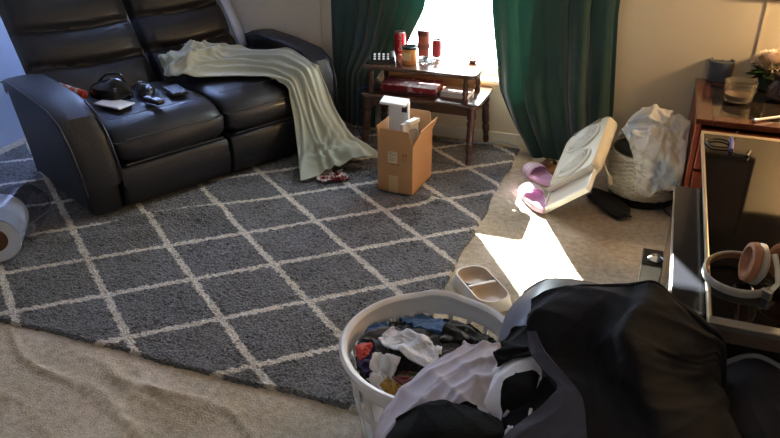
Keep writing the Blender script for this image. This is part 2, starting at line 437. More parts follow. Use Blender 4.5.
def window(name, x0, x1, z0, z1, y, d, glass=None):
    w = bpy.data.objects.new(name, None); COL.objects.link(w); w.location = ((x0+x1)/2, y, z0); tag(w, kind='structure')
    f = MB(); t = .045
    for a, b, c, e in [(x0, x0+t, z0, z1), (x1-t, x1, z0, z1), (x0, x1, z0, z0+t), (x0, x1, z1-t, z1), (x0, x1, (z0+z1)/2-.02, (z0+z1)/2+.02)]:
        f.box(((a+b)/2, y, (c+e)/2), (b-a, .05, e-c))
    f.build('window_frame', M['trim'], w, smooth=False)
    MB().box(((x0+x1)/2, y, (z0+z1)/2), (x1-x0-.06, .004, z1-z0-.06)).build('pane', glass or clear('window_glass', 'f4f8f8', .03), w, smooth=False)
    return w
window('window_1', WX0, WX1, WZ0, WZ1, WY+.07, 1)
window('added_window_2', -1.0, -.5, 1.75, 2.05, FY-.05, -1)
window('added_window_3', -3.34, -2.78, .85, WZ1, WY+.07, 1, frosted('frosted_glass', 'b9c6e2'))  # unseen window added to light the left wall; pane frosted to spread sun
struct(MB().box(((WX0+WX1)/2, WY-.015, WZ0-.012), (WX1-WX0+.08, .05, .022)).build('trim_3', M['trim'], smooth=False, bevel=.004))

# ------------------------------------------------------------------ rug
def rug_z(X, Y):
    z = np.full_like(X, .014)
    def ridge(cx, cy, a, l, w, h, wob=0):
        p = (X-cx)*math.cos(a)+(Y-cy)*math.sin(a); q = -(X-cx)*math.sin(a)+(Y-cy)*math.cos(a)+wob*np.sin(p*11)
        return h*np.exp(-(q/w)**2)*np.exp(-(np.abs(p)/l)**3)
    p = at(150, 222); z += ridge(p[0], p[1], .75, .30, .05, .030, .01)
    p = at(195, 222); z += ridge(p[0], p[1], 1.0, .22, .055, .022, .015)
    p = at(110, 240); z += ridge(p[0], p[1], .5, .25, .06, .018)
    p = at(432, 203); z += ridge(p[0], p[1], 2.75, .10, .03, .020)
    p = at(345, 398); z += ridge(p[0], p[1], 1.2, .12, .05, .008)
    p = at(470, 187); z += ridge(p[0], p[1], 2.6, .12, .05, .012)
    us = (X+2.224)*.453+(Y-2.466)*.891; ws = (X+2.224)*.891-(Y-2.466)*.453
    k = np.clip((ws-.045)/.06, 0, 1); k = np.maximum(k, np.clip((-.26-us)/.06, 0, 1)); return .014+(z-.014)*k
RX0, RX1, RY0, RY1 = -3.33, -.628, 1.60, 3.89
nx, ny = 330, 280
X, Y = np.meshgrid(np.linspace(RX0, RX1, nx), np.linspace(RY0, RY1, ny)); Z = rug_z(X, Y)+floor_z(X, Y)
Z += RNG.normal(0, .0022, Z.shape)
X = X+RNG.normal(0, .002, X.shape); Y = Y+RNG.normal(0, .002, Y.shape)
ex = np.minimum(X-RX0, RX1-X); 
X += (.006*np.sin(Y*9)+.004*np.sin(Y*23))*np.exp(-(RX1-X)/.1); Y += (.006*np.sin(X*7+1)+.003*np.sin(X*19))*np.exp(-(Y-RY0)/.1)
Z[0, :] = floor_z(X[0], Y[0])+.001; Z[-1, :] = .001; Z[:, 0] = .001; Z[:, -1] = .001
def rug_mat():
    m, nt, b = newmat('shag_rug'); b.inputs['Roughness'].default_value = .95; b.inputs['Specular IOR Level'].default_value = .08; b.inputs['Sheen Weight'].default_value = .2
    g = N(nt, 'ShaderNodeNewGeometry'); wn = N(nt, 'ShaderNodeTexNoise'); wn.inputs['Scale'].default_value = 55; wn.inputs['Detail'].default_value = 2
    L(nt, g.outputs['Position'], wn.inputs['Vector'])
    sub = N(nt, 'ShaderNodeVectorMath', operation='SUBTRACT'); L(nt, wn.outputs['Color'], sub.inputs[0]); sub.inputs[1].default_value = (.5, .5, .5)
    scl = N(nt, 'ShaderNodeVectorMath', operation='SCALE'); L(nt, sub.outputs[0], scl.inputs[0]); scl.inputs['Scale'].default_value = .03
    ad = N(nt, 'ShaderNodeVectorMath', operation='ADD'); L(nt, g.outputs['Position'], ad.inputs[0]); L(nt, scl.outputs[0], ad.inputs[1])
    masks = []
    for nvec, off, sp in [((.616, .788, 0), .976, .3225), ((-.643, .766, 0), 2.612, .311)]:
        d = N(nt, 'ShaderNodeVectorMath', operation='DOT_PRODUCT'); L(nt, ad.outputs[0], d.inputs[0]); d.inputs[1].default_value = nvec
        a = N(nt, 'ShaderNodeMath', operation='SUBTRACT'); L(nt, d.outputs['Value'], a.inputs[0]); a.inputs[1].default_value = off-sp*20.5
        c = N(nt, 'ShaderNodeMath', operation='MODULO'); L(nt, a.outputs[0], c.inputs[0]); c.inputs[1].default_value = sp
        e = N(nt, 'ShaderNodeMath', operation='SUBTRACT'); L(nt, c.outputs[0], e.inputs[0]); e.inputs[1].default_value = sp/2
        f = N(nt, 'ShaderNodeMath', operation='ABSOLUTE'); L(nt, e.outputs[0], f.inputs[0])
        r = N(nt, 'ShaderNodeMapRange'); r.inputs[1].default_value = .0105; r.inputs[2].default_value = .0165; r.inputs[3].default_value = 1; r.inputs[4].default_value = 0
        L(nt, f.outputs[0], r.inputs[0]); masks.append(r)
    mx = N(nt, 'ShaderNodeMath', operation='MAXIMUM'); L(nt, masks[0].outputs[0], mx.inputs[0]); L(nt, masks[1].outputs[0], mx.inputs[1])
    n1 = N(nt, 'ShaderNodeTexNoise'); n1.inputs['Scale'].default_value = 120; n1.inputs['Detail'].default_value = 3; L(nt, g.outputs['Position'], n1.inputs['Vector'])
    n2 = N(nt, 'ShaderNodeTexNoise'); n2.inputs['Scale'].default_value = 5; n2.inputs['Detail'].default_value = 3; L(nt, g.outputs['Position'], n2.inputs['Vector'])
    s = N(nt, 'ShaderNodeMath', operation='MULTIPLY_ADD'); L(nt, n2.outputs['Fac'], s.inputs[0]); s.inputs[1].default_value = .35; L(nt, n1.outputs['Fac'], s.inputs[2])
    rr = N(nt, 'ShaderNodeValToRGB'); rr.color_ramp.elements[0].position = .45; rr.color_ramp.elements[1].position = .85
    rr.color_ramp.elements[0].color = lin('323337'); rr.color_ramp.elements[1].color = lin('7e7f83'); L(nt, s.outputs[0], rr.inputs[0])
    rl = N(nt, 'ShaderNodeValToRGB'); rl.color_ramp.elements[0].position = .4; rl.color_ramp.elements[1].position = .8
    rl.color_ramp.elements[0].color = lin('a39c92'); rl.color_ramp.elements[1].color = lin('dcd6cc'); L(nt, s.outputs[0], rl.inputs[0])
    mc = N(nt, 'ShaderNodeMix', data_type='RGBA'); L(nt, mx.outputs[0], mc.inputs[0]); L(nt, rr.outputs[0], mc.inputs[6]); L(nt, rl.outputs[0], mc.inputs[7])
    L(nt, mc.outputs[2], b.inputs['Base Color'])
    bp = N(nt, 'ShaderNodeBump'); bp.inputs['Strength'].default_value = 1; bp.inputs['Distance'].default_value = .012; L(nt, n1.outputs['Fac'], bp.inputs['Height']); L(nt, bp.outputs[0], b.inputs['Normal'])
    return m
o = MB().grid(np.stack([X, Y, Z], -1)).build('rug', rug_mat(), fix=False)
tag(o, 'dark grey shag rug with a cream diamond lattice on the beige carpet', 'rug')

# ------------------------------------------------------------------ reclining loveseat
M['leather'] = mat('black_leather', '1a1a21', .48, bump=.3, bscale=90, var=.15, vscale=5, coat=.05, spec=.5)
M['leather_back'] = mat('slate_vinyl', 'a3aec4', .4, var=.05)
M['stitch'] = mat('grey_stitching', '45444a', .8)
M['dark'] = mat('matt_black', '0c0c0e', .7)
SP0 = np.array([-2.224, 2.466, 0]); SU = np.array([.453, .891, 0]); SW = np.array([.891, -.453, 0])
SRZ = math.atan2(-.891, -.453)
def sofa_pt(u, w, z): return SP0+SU*u+SW*w+np.array([0, 0, z])
sofa = thing('reclining_loveseat', 'black leather reclining loveseat with two seats, set at an angle on the rug', 'sofa', SP0, SRZ)
def sx(u, w, z): return (-u, w, z)
def wrinkle(f, amp, fr, seed):
    r = np.random.default_rng(seed); ks = r.normal(0, fr, (6, 3)); ph = r.uniform(0, 6.28, 6)
    def g(u, w, z):
        d = sum(math.sin(k[0]*u+k[1]*w+k[2]*z+p) for k, p in zip(ks, ph))*amp/2
        return f(u, w+d, z+d)
    return g
# carcass
MB().puff([(-.70, .0225), (-.70, .30), (-.08, .30), (-.06, .0225)], -.06, 1.2, .01, f=sx).build('base', M['dark'], sofa, world=False)
def arc(pts, n=6):
    """smooth closed profile through points (Catmull-Rom)"""
    P = np.array(pts, float); m = len(P); out = []
    for i in range(m):
        p0, p1, p2, p3 = P[i-1], P[i], P[(i+1) % m], P[(i+2) % m]
        for t in np.linspace(0, 1, n, endpoint=False):
            out.append(.5*((2*p1)+(-p0+p2)*t+(2*p0-5*p1+4*p2-p3)*t*t+(-p0+3*p1-3*p2+p3)*t**3))
    return out
for k, (u0, u1) in enumerate([(.015, .583), (.597, 1.15)]):
    prof = arc([(-.62, .33), (-.62, .405), (-.45, .425), (-.25, .437), (-.09, .43), (-.02, .40), (.012, .365), (.03, .31), (.012, .25), (-.06, .245), (-.3, .30)])
    seat = MB().puff(prof, u0, u1, .045, 22, 3.2, f=wrinkle(sx, .003, 9, k)).build('seat_cushion', M['leather'], sofa, world=False)
    t = MB()
    t.tube([sx(u, .0155+.004*math.sin((u-u0)/(u1-u0)*PI), .366) for u in np.linspace(u0+.05, u1-.045, 24)], .0022, 6)
    t.tube([sx(u, .016, .2475) for u in np.linspace(u0+.03, u1-.03, 24)], .0025, 6)
    t.tube([sx(u, -.10, .436) for u in np.linspace(u0+.03, u1-.03, 24)], .002, 6)
    sub_of(seat, t, 'seam', M['stitch'], world=False)
    prof = arc([(-.07, .235), (-.01, .238), (.022, .225), (.034, .15), (.022, .055), (-.005, .038), (-.07, .04), (-.075, .14)])
    MB().puff(prof, u0, u1, .02, 16, 5, f=wrinkle(sx, .0015, 11, 20+k)).build('footrest', M['leather'], sofa, world=False)
# reclined backs, three padded rolls each
KB = .72
def back_pt(u, s, d):
    """s along the slope, d out of it"""
    c = 1/math.hypot(1, KB); 
    return sx(u, -.60-s*KB*c+d*c, .40+s*c+d*KB*c)
for k, (u0, u1) in enumerate([(-.065, .553), (.567, 1.115)]):
    nu, ns = 44, 70; G = np.zeros((ns, nu, 3)); Bk = np.zeros((ns, nu, 3))
    r = np.random.default_rng(40+k); ks = r.normal(0, 8, (5, 2)); ph = r.uniform(0, 6.28, 5)
    grooves = [.185, .385]
    for j in range(ns):
        for i in range(nu):
            a = -1+2*i/(nu-1); s = -.06+.68*j/(ns-1); u = u0+(u1-u0)*i/(nu-1)
            e = max(0, 1-abs(a)**7)**.4
            es = max(0, 1-abs((s-.28)/.342)**16)**.4
            sag = .03*a*a-.02-.018*(a if k == 0 else -.3*a)
            d = .03
            for gq in grooves:
                q = (s-gq-sag*(.8)); d -= .040*math.exp(-(q/.017)**2)*(1-.25*abs(a)) + .014*math.exp(-(q/.06)**2)
            d += .004*math.sin((s+.02)*31-1.0)
            d += .0035*sum(math.sin(q0*u+q1*s+p) for (q0, q1), p in zip(ks, ph))/2
            d -= .022*math.exp(-((abs(a)-.86)/.03)**2)*.4
            G[j, i] = back_pt(u, s, -.065+(d+.075)*e*es)
            Bk[j, i] = back_pt(u0+.02+(u1-u0-.04)*i/(nu-1), s, -.07)
    mb = MB().grid(G).grid(Bk[:, ::-1])
    n = nu*ns
    ring = [j*nu for j in range(ns)] + [(ns-1)*nu+i for i in range(1, nu)] + [j*nu+nu-1 for j in range(ns-2, -1, -1)] + [i for i in range(nu-2, 0, -1)]
    rb = [n+(v//nu)*nu+(nu-1-v % nu) for v in ring]
    for q in range(len(ring)): mb.f.append((ring[q], ring[(q+1) % len(ring)], rb[(q+1) % len(ring)], rb[q]))
    mb.build('backrest', M['leather'], sofa, world=False, angle=80)
mb = MB(); P = []
for s in np.linspace(.10, .60, 12): P.append([back_pt(1.118, s, .0), back_pt(1.185-.01*s, s, -.02)])
Pq = np.array(P); mb.grid(Pq); mb.build('back_side_panel', M['leather_back'], sofa, world=False, solid=.02)
# arms: flared, with a padded top strip that rolls down the front, and piping
def arm(sgn, uc, ks=1):
    def f(u, w, z):
        fl = .055*max(0, (z-.05)/.52)**1.6
        return sx(uc+sgn*(u+fl)*ks, w, z)
    prof = arc([(-.70, .055), (-.72, .30), (-.70, .525), (-.60, .555), (-.35, .548), (-.14, .53), (-.05, .49), (-.01, .40), (.008, .25), (.0, .055), (-.03, .046), (-.2, .045), (-.45, .045), (-.67, .046)])
    a = MB().puff(prof, 0, .16, .03, 16, 3.5, f=wrinkle(f, .0015, 10, 5)).build('armrest', M['leather'], sofa, world=False)
    top = [(-.71, .50), (-.69, .545), (-.6, .568), (-.35, .562), (-.13, .545), (-.035, .50), (.008, .40), (.028, .27), (.03, .17)]
    inn = [(.012, .17), (.010, .27), (-.012, .39), (-.06, .47), (-.15, .51), (-.35, .53), (-.6, .535), (-.66, .52), (-.68, .49)]
    pad = MB().puff(top+inn, -.008, .172, .02, 16, 3, f=wrinkle(f, .003, 16, 8)).build('arm_pad', M['leather'], sofa, world=False)
    t = MB()
    for uu in (-.006, .17):
        t.tube([f(uu, w+.002, z-.012) for w, z in top[1:]], .0055, 8)
    sub_of(pad, t, 'piping', M['leather'], world=False)
    return a
arm(-1, .012); arm(1, 1.15, .72)

# ------------------------------------------------------------------ curtains on a rod
def velvet(name, c):
    m = mat(name, c, .75, var=.12, vscale=6, sheen=.5, bump=.2, bscale=150, spec=.2); nt = m.node_tree; b = nt.nodes['Principled BSDF']; out = nt.nodes['Material Output']
    t = N(nt, 'ShaderNodeBsdfTranslucent'); t.inputs[0].default_value = lin('4a9583'); mx = N(nt, 'ShaderNodeMixShader'); mx.inputs[0].default_value = .11
    L(nt, b.outputs[0], mx.inputs[1]); L(nt, t.outputs[0], mx.inputs[2]); L(nt, mx.outputs[0], out.inputs[0]); return m
M['velvet'] = velvet('green_velvet', '243f39')
def curtain(xl, xr, zb, ztop, nf, amp, seed, ybase, gather=None, label='', bulge=0):
    r = np.random.default_rng(seed); nx, nz = 150, 60; P = np.zeros((nz, nx, 3))
    ph = np.cumsum(r.uniform(.5, 1.5, nx)); ph = ph/ph[-1]*nf*2*PI
    am = amp*(.6+.5*np.sin(np.linspace(0, 9, nx)+seed))
    for j in range(nz):
        tz = j/(nz-1); z = zb+(ztop-zb)*tz
        l = xl(z); rr = xr(z)
        x = np.linspace(l, rr, nx)+.012*np.cos(ph+.5)
        y = ybase+am*np.sin(ph+.5*math.sin(z*3+seed))*(.85+.3*math.sin(z*5))-bulge*math.exp(-(z/.3)**2)*np.sin(np.linspace(0.1, PI, nx))
        if gather: y = y+gather(x, z)
        P[j] = np.stack([x, y, np.full(nx, z)], -1)
    P[..., 2] += .012*np.sin(P[..., 0]*14+1)*np.clip(1-P[..., 2]/.2, 0, 1)
    root = thing('curtain', label, 'curtain', (P[:, :, 0].mean(), ybase, zb), group=None)
    MB().grid(P).build('curtain_panel', M['velvet'], root, solid=.004, sub=1, fix=False)
    for k in range(9):
        mb = MB(); x = xl(ztop)+(xr(ztop)-xl(ztop))*(k+.5)/9
        mb.tube([(x, 3.865+.018*math.cos(a), 2.06+.018*math.sin(a)) for a in np.linspace(0, 2*PI, 14, endpoint=False)], .003, 6, closed=True); mb.build('curtain_ring', M['rod'], root)
    return root
M['rod'] = mat('dark_bronze', '2a2320', .35, .8)
rod = thing('curtain_rod', 'dark metal curtain rod above the window', 'curtain rod', (-1.0, 3.865, 2.06))
MB().tube([(-1.95, 3.865, 2.06), (0.0, 3.865, 2.06)], .011, 12).lathe([(0, -.02), (.02, -.01), (.02, .01), (0, .02)], (-1.96, 3.865, 2.06), 16, (1, 0, 0)).lathe([(0, -.02), (.02, -.01), (.02, .01), (0, .02)], (.01, 3.865, 2.06), 16, (1, 0, 0)).build('pole', M['rod'], rod)
for x in (-1.9, -.05): MB().box((x, 3.915, 2.06), (.02, .09, .02)).build('bracket', M['rod'], rod)
def ip(z, zs, vs): return float(np.interp(z, zs, vs))
curtain(lambda z: -1.775, lambda z: ip(z, [0, .35, .5, .75, 1.2, 2], [-1.52, -1.50, -1.34, -1.22, -1.17, -1.15]), .03, 2.05, 7, .026, 3, 3.895,
        label='dark green velvet curtain on the left of the window, behind the end table')
def crease(x, z):
    d = (x+.55)-(z-.35)*(-.25)
    return -.030*np.exp(-(d/.035)**2)*math.exp(-((z-.28)/.16)**2) - .02*np.exp(-((x+.62-.25*(z-.2))/.03)**2)*math.exp(-((z-.2)/.2)**2)
curtain(lambda z: ip(z, [0, .1, .2, .35, .8, 2], [-.56, -.62, -.69, -.765, -.835, -.86]), lambda z: ip(z, [0, .3, .8, 2], [-.14, -.135, -.18, -.19]), .006, 2.05, 5.5, .032, 8, 3.84, gather=crease,
        label='green velvet curtain on the right of the window, its hem behind the slide sandals', bulge=.07)

# ------------------------------------------------------------------ two-tier end table
M['walnut'] = wood('walnut', '2c1a12', '523021', .35)
M['walnut_top'] = wood('walnut_top', '3a261c', '5d4030', .22, (2, 18, 18), .5)
TT = .50
tbl = thing('end_table', 'dark wooden two-tier end table with turned legs, in front of the window', 'table', (-1.14, 3.72, .0))
def rrect(x0, x1, y0, y1, r, n=6):
    out = []
    for cx, cy, a0 in [(x1-r, y1-r, 0), (x0+r, y1-r, PI/2), (x0+r, y0+r, PI), (x1-r, y0+r, 1.5*PI)]:
        for k in range(n+1): a = a0+PI/2*k/n; out.append((cx+r*math.cos(a), cy+r*math.sin(a)))
    return out
MB().slab(rrect(-1.455, -.825, 3.57, 3.83, .035), TT-.022, TT).build('tabletop', M['walnut_top'], tbl, bevel=.006, seg=3)
MB().slab(rrect(-1.47, -.80, 3.555, 3.925, .045), .325, .347).build('lower_shelf', M['walnut_top'], tbl, bevel=.006, seg=3)
mb = MB()
for a, b in [((-1.42, 3.60), (-.85, 3.60)), ((-1.42, 3.885), (-.85, 3.885)), ((-1.42, 3.60), (-1.42, 3.885)), ((-.85, 3.60), (-.85, 3.885))]:
    mb.box(((a[0]+b[0])/2, (a[1]+b[1])/2, .30), (abs(a[0]-b[0])+.018, abs(a[1]-b[1])+.018, .05))
mb.build('apron', M['walnut'], tbl, smooth=False)
turn = [(.0, 0), (.013, 0), (.017, .02), (.013, .05), (.020, .075), (.021, .10), (.015, .115), (.021, .13), (.019, .20), (.023, .225), (.017, .235), (.025, .25), (.024, .30), (.0, .325)]
for x, y, tx, ty in [(-.845, 3.60, .008, -.065), (-.845, 3.885, .02, .02), (-1.425, 3.60, -.01, -.065), (-1.425, 3.86, -.02, .02)]:
    MB().lathe([(r, z) for r, z in turn], (x+tx, y+ty, .0225), 20, (-tx, -ty, .3065)).build('leg', M['walnut'], tbl)
post = [(.0, 0), (.016, 0), (.016, .02), (.011, .03), (.016, .05), (.013, .08), (.016, .10), (.011, .115), (.016, .125), (.016, .135), (0, .135)]
for x, y in [(-.885, 3.595), (-.87, 3.805), (-1.41, 3.595), (-1.40, 3.805)]:
    MB().lathe(post, (x, y, .345), 16).build('post', M['walnut'], tbl)
MB().box((-1.135, 3.81, .405), (.50, .014, .10)).build('back_rail', wood('honey_wood', 'a2713c', 'c79352', .4), tbl, smooth=False)

# what stands on the table
M['white_plastic'] = mat('white_plastic', 'e6e6e4', .4, var=.02)
M['grey_plastic'] = mat('grey_plastic', '5b5d60', .45)
M['black_plastic'] = mat('black_plastic', '121214', .3)
M['red_can'] = mat('red_can_paint', 'b3121a', .3, .4)
M['alu'] = mat('brushed_aluminium', 'b9bbbd', .3, 1)
M['chrome'] = mat('chrome', 'd5d6d8', .12, 1)
p = at(383, 59, TT+.015)
ph = thing('desk_phone', 'dark desk telephone with white keys on the left end of the tabletop', 'phone', (p[0], p[1], TT), .35)
MB().add([(-.07, -.045, 0), (.07, -.045, 0), (.07, .045, 0), (-.07, .045, 0), (-.066, -.041, .016), (.066, -.041, .016), (.066, .041, .034), (-.066, .041, .034)],
         [(0, 3, 2, 1), (4, 5, 6, 7), (0, 1, 5, 4), (1, 2, 6, 5), (2, 3, 7, 6), (3, 0, 4, 7)]).build('body', M['black_plastic'], ph, world=False, smooth=False, bevel=.005)
for i in range(4):
    for j in range(3):
        y = -.027+.026*j; MB().box((-.045+.024*i, y, .020+.018*(y+.041)/.082), (.012, .014, .006), 0, (.21, 0, 0)).build('key', M['white_plastic'], ph, world=False, smooth=False, bevel=.002)
MB().box((.052, 0, .036), (.022, .078, .018), 0, (.21, 0, 0)).build('handset', M['grey_plastic'], ph, world=False, smooth=False, bevel=.006)

def can(name, label, p, h, r, m, group=None):
    c = thing(name, label, 'can', (p[0], p[1], p[2]), 0, group)
    MB().lathe([(0, .003), (r*.72, 0), (r*.8, .004), (r, .014), (r, h-.016), (r*.86, h-.004)], (0, 0, 0), 32).build('body', m, c, world=False)
    MB().lathe([(r*.86, h-.004), (r*.88, h), (r*.82, h), (r*.80, h-.006), (0, h-.006)], (0, 0, 0), 32).build('rim', M['alu'], c, world=False)
    MB().tube([(.004, -.012, h-.003), (.010, 0, h-.003), (.004, .012, h-.003), (-.003, 0, h-.003)], .0022, 6, closed=True).build('ring_pull', M['alu'], c, world=False)
    return c
def wrapped_text(txt, r, z0, hgt, m, parent, ang0, name='lettering', vertical=True):
    cu = bpy.data.curves.new('lettering_curve', 'FONT'); cu.body = txt; cu.size = hgt; cu.resolution_u = 3
    to = bpy.data.objects.new('lettering_curve', cu); COL.objects.link(to); bpy.context.view_layer.update()
    me = bpy.data.meshes.new_from_object(to.evaluated_get(bpy.context.evaluated_depsgraph_get())); bpy.data.objects.remove(to)
    me.name = name
    for v in me.vertices:
        x, y = v.co.x, v.co.y-hgt*.35
        if vertical: a, z = ang0 - y/r, z0 + x
        else: a, z = ang0 + x/r, z0 + y
        v.co = ((r+.0006)*math.cos(a), (r+.0006)*math.sin(a), z)
    me.materials.append(m); o = bpy.data.objects.new(name, me); COL.objects.link(o); o.parent = parent; return o
p = at(398, 54, TT); c = can('soda_can', 'red soda can at the back left of the tabletop, beside the phone', (p[0]+.005, p[1]+.02, TT), .122, .033, M['red_can'])
wrapped_text('Coca-Cola', .033, .022, .024, M['white_plastic'], c, -1.25)
p = at(407, 65.5, TT)
jar = thing('jar_candle', 'amber jar candle with a dark rim, in front of the red can', 'candle', (p[0], p[1]+.04, TT))
MB().lathe([(0, .002), (.036, 0), (.040, .006), (.041, .085), (.037, .089)], n=32).build('jar', mat('amber_wax_glass', 'c98a4e', .25, var=.1, coat=.5), jar, world=False)
MB().lathe([(.0415, .082), (.0425, .085), (.0425, .094), (.038, .096), (.037, .090), (0, .089)], n=32).build('rim', M['black_plastic'], jar, world=False)
MB().box((0, -.041, .045), (.040, .003, .04)).build('label_patch', mat('cream_paper', 'd9b98a', .7), jar, world=False, smooth=False)
p = at(423, 57.5, TT)
tum = thing('travel_tumbler', 'tall reddish brown travel tumbler against the bright window', 'tumbler', (p[0], p[1]+.005, TT))
M['rust'] = mat('rust_red_plastic', '8a4436', .4)
MB().lathe([(0, .002), (.026, 0), (.029, .006), (.033, .125)], n=28).build('body', M['rust'], tum, world=False)
MB().lathe([(.034, .122), (.035, .126), (.035, .142), (.030, .150), (.012, .153), (0, .153)], n=28).build('lid', mat('dark_red_plastic', '5e2a24', .4), tum, world=False)
MB().lathe([(.0335, .052), (.0345, .054), (.0352, .076), (.0345, .078)], n=28).build('sleeve', mat('brown_band', '6d4034', .6), tum, world=False)
p = at(436, 57.5, TT)
can('drink_can', 'dull red drink can right of the tumbler on the tabletop', (p[0], p[1]+.01, TT), .098, .027, mat('dull_red_paint', '8b2f35', .4, .2))
p = at(425, 64, TT)
ash = thing('glass_ashtray', 'clear faceted glass ashtray in the middle of the tabletop', 'ashtray', (p[0], p[1]+.03, TT))
MB().lathe([(0, .001), (.043, 0), (.048, .008), (.050, .026), (.044, .028), (.036, .010), (0, .008)], n=10).build('bowl', mat('thick_glass', 'dfe6e6', .08, trans=.85, ior=1.5), ash, world=False, smooth=False)
MB().tube([(.03, -.01, .028), (.06, -.03, .028)], .004, 8).build('cigarette_butt', M['white_plastic'], ash, world=False)
p = at(441, 62, TT)
kk = thing('key_ring', 'small bunch of metal keys beside the glass ashtray', 'keys', (p[0], p[1], TT))
MB().tube([(.012*math.cos(a), .012*math.sin(a), .002) for a in np.linspace(0, 2*PI, 16, endpoint=False)], .0014, 6, closed=True).build('ring', M['chrome'], kk, world=False)
for a in (.3, 1.5):
    MB().box((.028*math.cos(a), .028*math.sin(a), .0015), (.035, .007, .002), a).build('key', M['alu'], kk, world=False, smooth=False)
p = at(474, 63, TT)
ds = thing('trinket_dish', 'small pink dish at the right end of the tabletop', 'dish', (p[0]-.01, p[1]+.01, TT))
MB().lathe([(0, .002), (.018, 0), (.030, .014), (.034, .020), (.031, .020), (.018, .006), (0, .005)], n=24).build('bowl', mat('pink_glaze', 'c98f86', .3), ds, world=False)
MB().lathe([(0, 0), (.010, .003), (.011, .009), (0, .014)], (.004, 0, .006), 12).build('trinket', mat('brown_bead', '7a3b2a', .4), ds, world=False)
# lower shelf
SZ = .347
b1 = thing('board_game_box', 'flat red patterned box on the lower shelf of the end table', 'box', (-1.212, 3.70, SZ+.0005), .0)
MB().box((0, 0, .018), (.31, .16, .036)).build('box_bottom', mat('dark_red_card', '4b1d22', .6, var=.3, vscale=30), b1, world=False, smooth=False, bevel=.003)
MB().box((0, 0, .029), (.315, .165, .03)).build('lid', fabric('red_print_card', '7c1f26', .35, .3, 0, .1, 80, 'c9a9a0', 30, .62), b1, world=False, smooth=False, bevel=.003)
b2 = thing('hardcover_book', 'thin light-covered book under the front right post, on the lower shelf', 'book', (-.955, 3.695, SZ), -.08)
mcov = mat('mauve_cover', 'a98d86', .5)
MB().box((0, 0, .002), (.15, .12, .004)).box((0, 0, .028), (.15, .12, .004)).box((-.074, 0, .015), (.004, .12, .028)).build('cover', mcov, b2, world=False, smooth=False)
MB().box((.0, 0, .015), (.142, .112, .022)).build('page_block', mat('page_paper', 'd8d0c2', .8), b2, world=False, smooth=False)
M['cord_blue'] = mat('blue_cord', '1d3a78', .4)
zz = [(372, 88, .33), (366, 92, .26), (365, 104, .14), (372, 118, .04), (383, 122, .03)]
pp = [at(x, y, z)+np.array([-.02, .06, 0]) for x, y, z in zz]
pts = [Vector(q) for q in pp]
def smooth_path(P, n=8):
    P = [Vector(p) for p in P]; out = []
    for i in range(len(P)-1):
        a, b, c, d = P[max(i-1, 0)], P[i], P[i+1], P[min(i+2, len(P)-1)]
        for k in range(n):
            t = k/n; out.append(.5*((2*b)+(c-a)*t+(2*a-5*b+4*c-d)*t*t+(-a+3*b-3*c+d)*t**3))
    out.append(P[-1]); return out
p0 = Vector((-1.478, 3.62, .353))
o = MB().tube(smooth_path([Vector((-1.39, 3.66, .3525)), p0, Vector((-1.50, 3.60, .30)), Vector((-1.505, 3.62, .15)), Vector((-1.46, 3.62, .03)), Vector((-1.38, 3.60, .024)), Vector((-1.30, 3.66, .022))]), .0045, 8).build('charging_cable', M['cord_blue'])
tag(o, 'dark blue cable hanging off the left end of the end table', 'cable')
pth = [at(x, y, .022) for x, y in [(440, 140), (465, 142), (487, 143.5), (500, 141.5), (512, 145), (520, 149)]]
o = MB().tube(smooth_path(pth), .004, 8).build('power_cable', mat('pale_cable', '9db0c6', .5)); tag(o, 'pale cable lying along the wall behind the end table legs', 'cable')

# ------------------------------------------------------------------ cardboard box with packing pieces
M['card'] = mat('cardboard', 'b3875d', .85, bump=.1, bscale=80, var=.06, vscale=5)
M['card_in'] = mat('cardboard_inside', 'a8774a', .9, var=.05)
BA, BB, BC = at(378, 190, .02), at(412, 196.5, .02), at(440.5, 177, .02)
u = BB-BA; bw = np.linalg.norm(u[:2]); u /= bw; v = np.array([-u[1], u[0], 0]); bd = .262; bh = .255
BXC = BA+u*bw/2+v*bd/2; brz = math.atan2(u[1], u[0])
box = thing('cardboard_box', 'open brown cardboard box on the rug in front of the end table', 'box', (BXC[0], BXC[1], .0235), brz)
t = .005; hw, hd = bw/2, bd/2
MB().box((0, 0, t/2), (bw, bd, t)).box((0, -hd+t/2, bh/2), (bw, t, bh)).box((0, hd-t/2, bh/2), (bw, t, bh)).box((-hw+t/2, 0, bh/2), (t, bd-2*t, bh)).box((hw-t/2, 0, bh/2), (t, bd-2*t, bh)).build('carton', M['card'], box, world=False, smooth=False)
def flap(a, b, out, ang, l, trim=.02):
    a = Vector(a); b = Vector(b); e = (b-a).normalized(); d = Vector((out[0]*math.sin(ang), out[1]*math.sin(ang), math.cos(ang))); n = e.cross(d).normalized()*t/2
    q = [a, b, b-e*trim+d*l, a+e*trim+d*l]
    vs = [p_+n for p_ in q]+[p_-n for p_ in q]
    return MB().add(vs, [(0, 1, 2, 3), (7, 6, 5, 4), (0, 4, 5, 1), (1, 5, 6, 2), (2, 6, 7, 3), (3, 7, 4, 0)]).build('flap', M['card'], box, world=False, smooth=False)
flap((-hw, -hd+t/2, bh), (hw, -hd+t/2, bh), (0, -1), .12, .075)
flap((-hw, hd-t/2, bh), (hw, hd-t/2, bh), (0, 1), .10, .09)
flap((-hw+t/2, -hd, bh), (-hw+t/2, hd, bh), (-1, 0), .20, .075)
flap((hw-t/2, -hd, bh), (hw-t/2, hd, bh), (1, 0), .42, .085)
M['tape'] = mat('buff_label', 'c7a67d', .5, var=.05); M['label'] = mat('white_label', 'cfc0aa', .6)
MB().box((-.008, -hd-.001, .045), (.048, .002, .09)).build('packing_tape', M['tape'], box, world=False, smooth=False)
lab = MB().box((-.012, -hd-.001, .187), (.048, .002, .058)).build('label_patch', M['label'], box, world=False, smooth=False)
mb = MB()
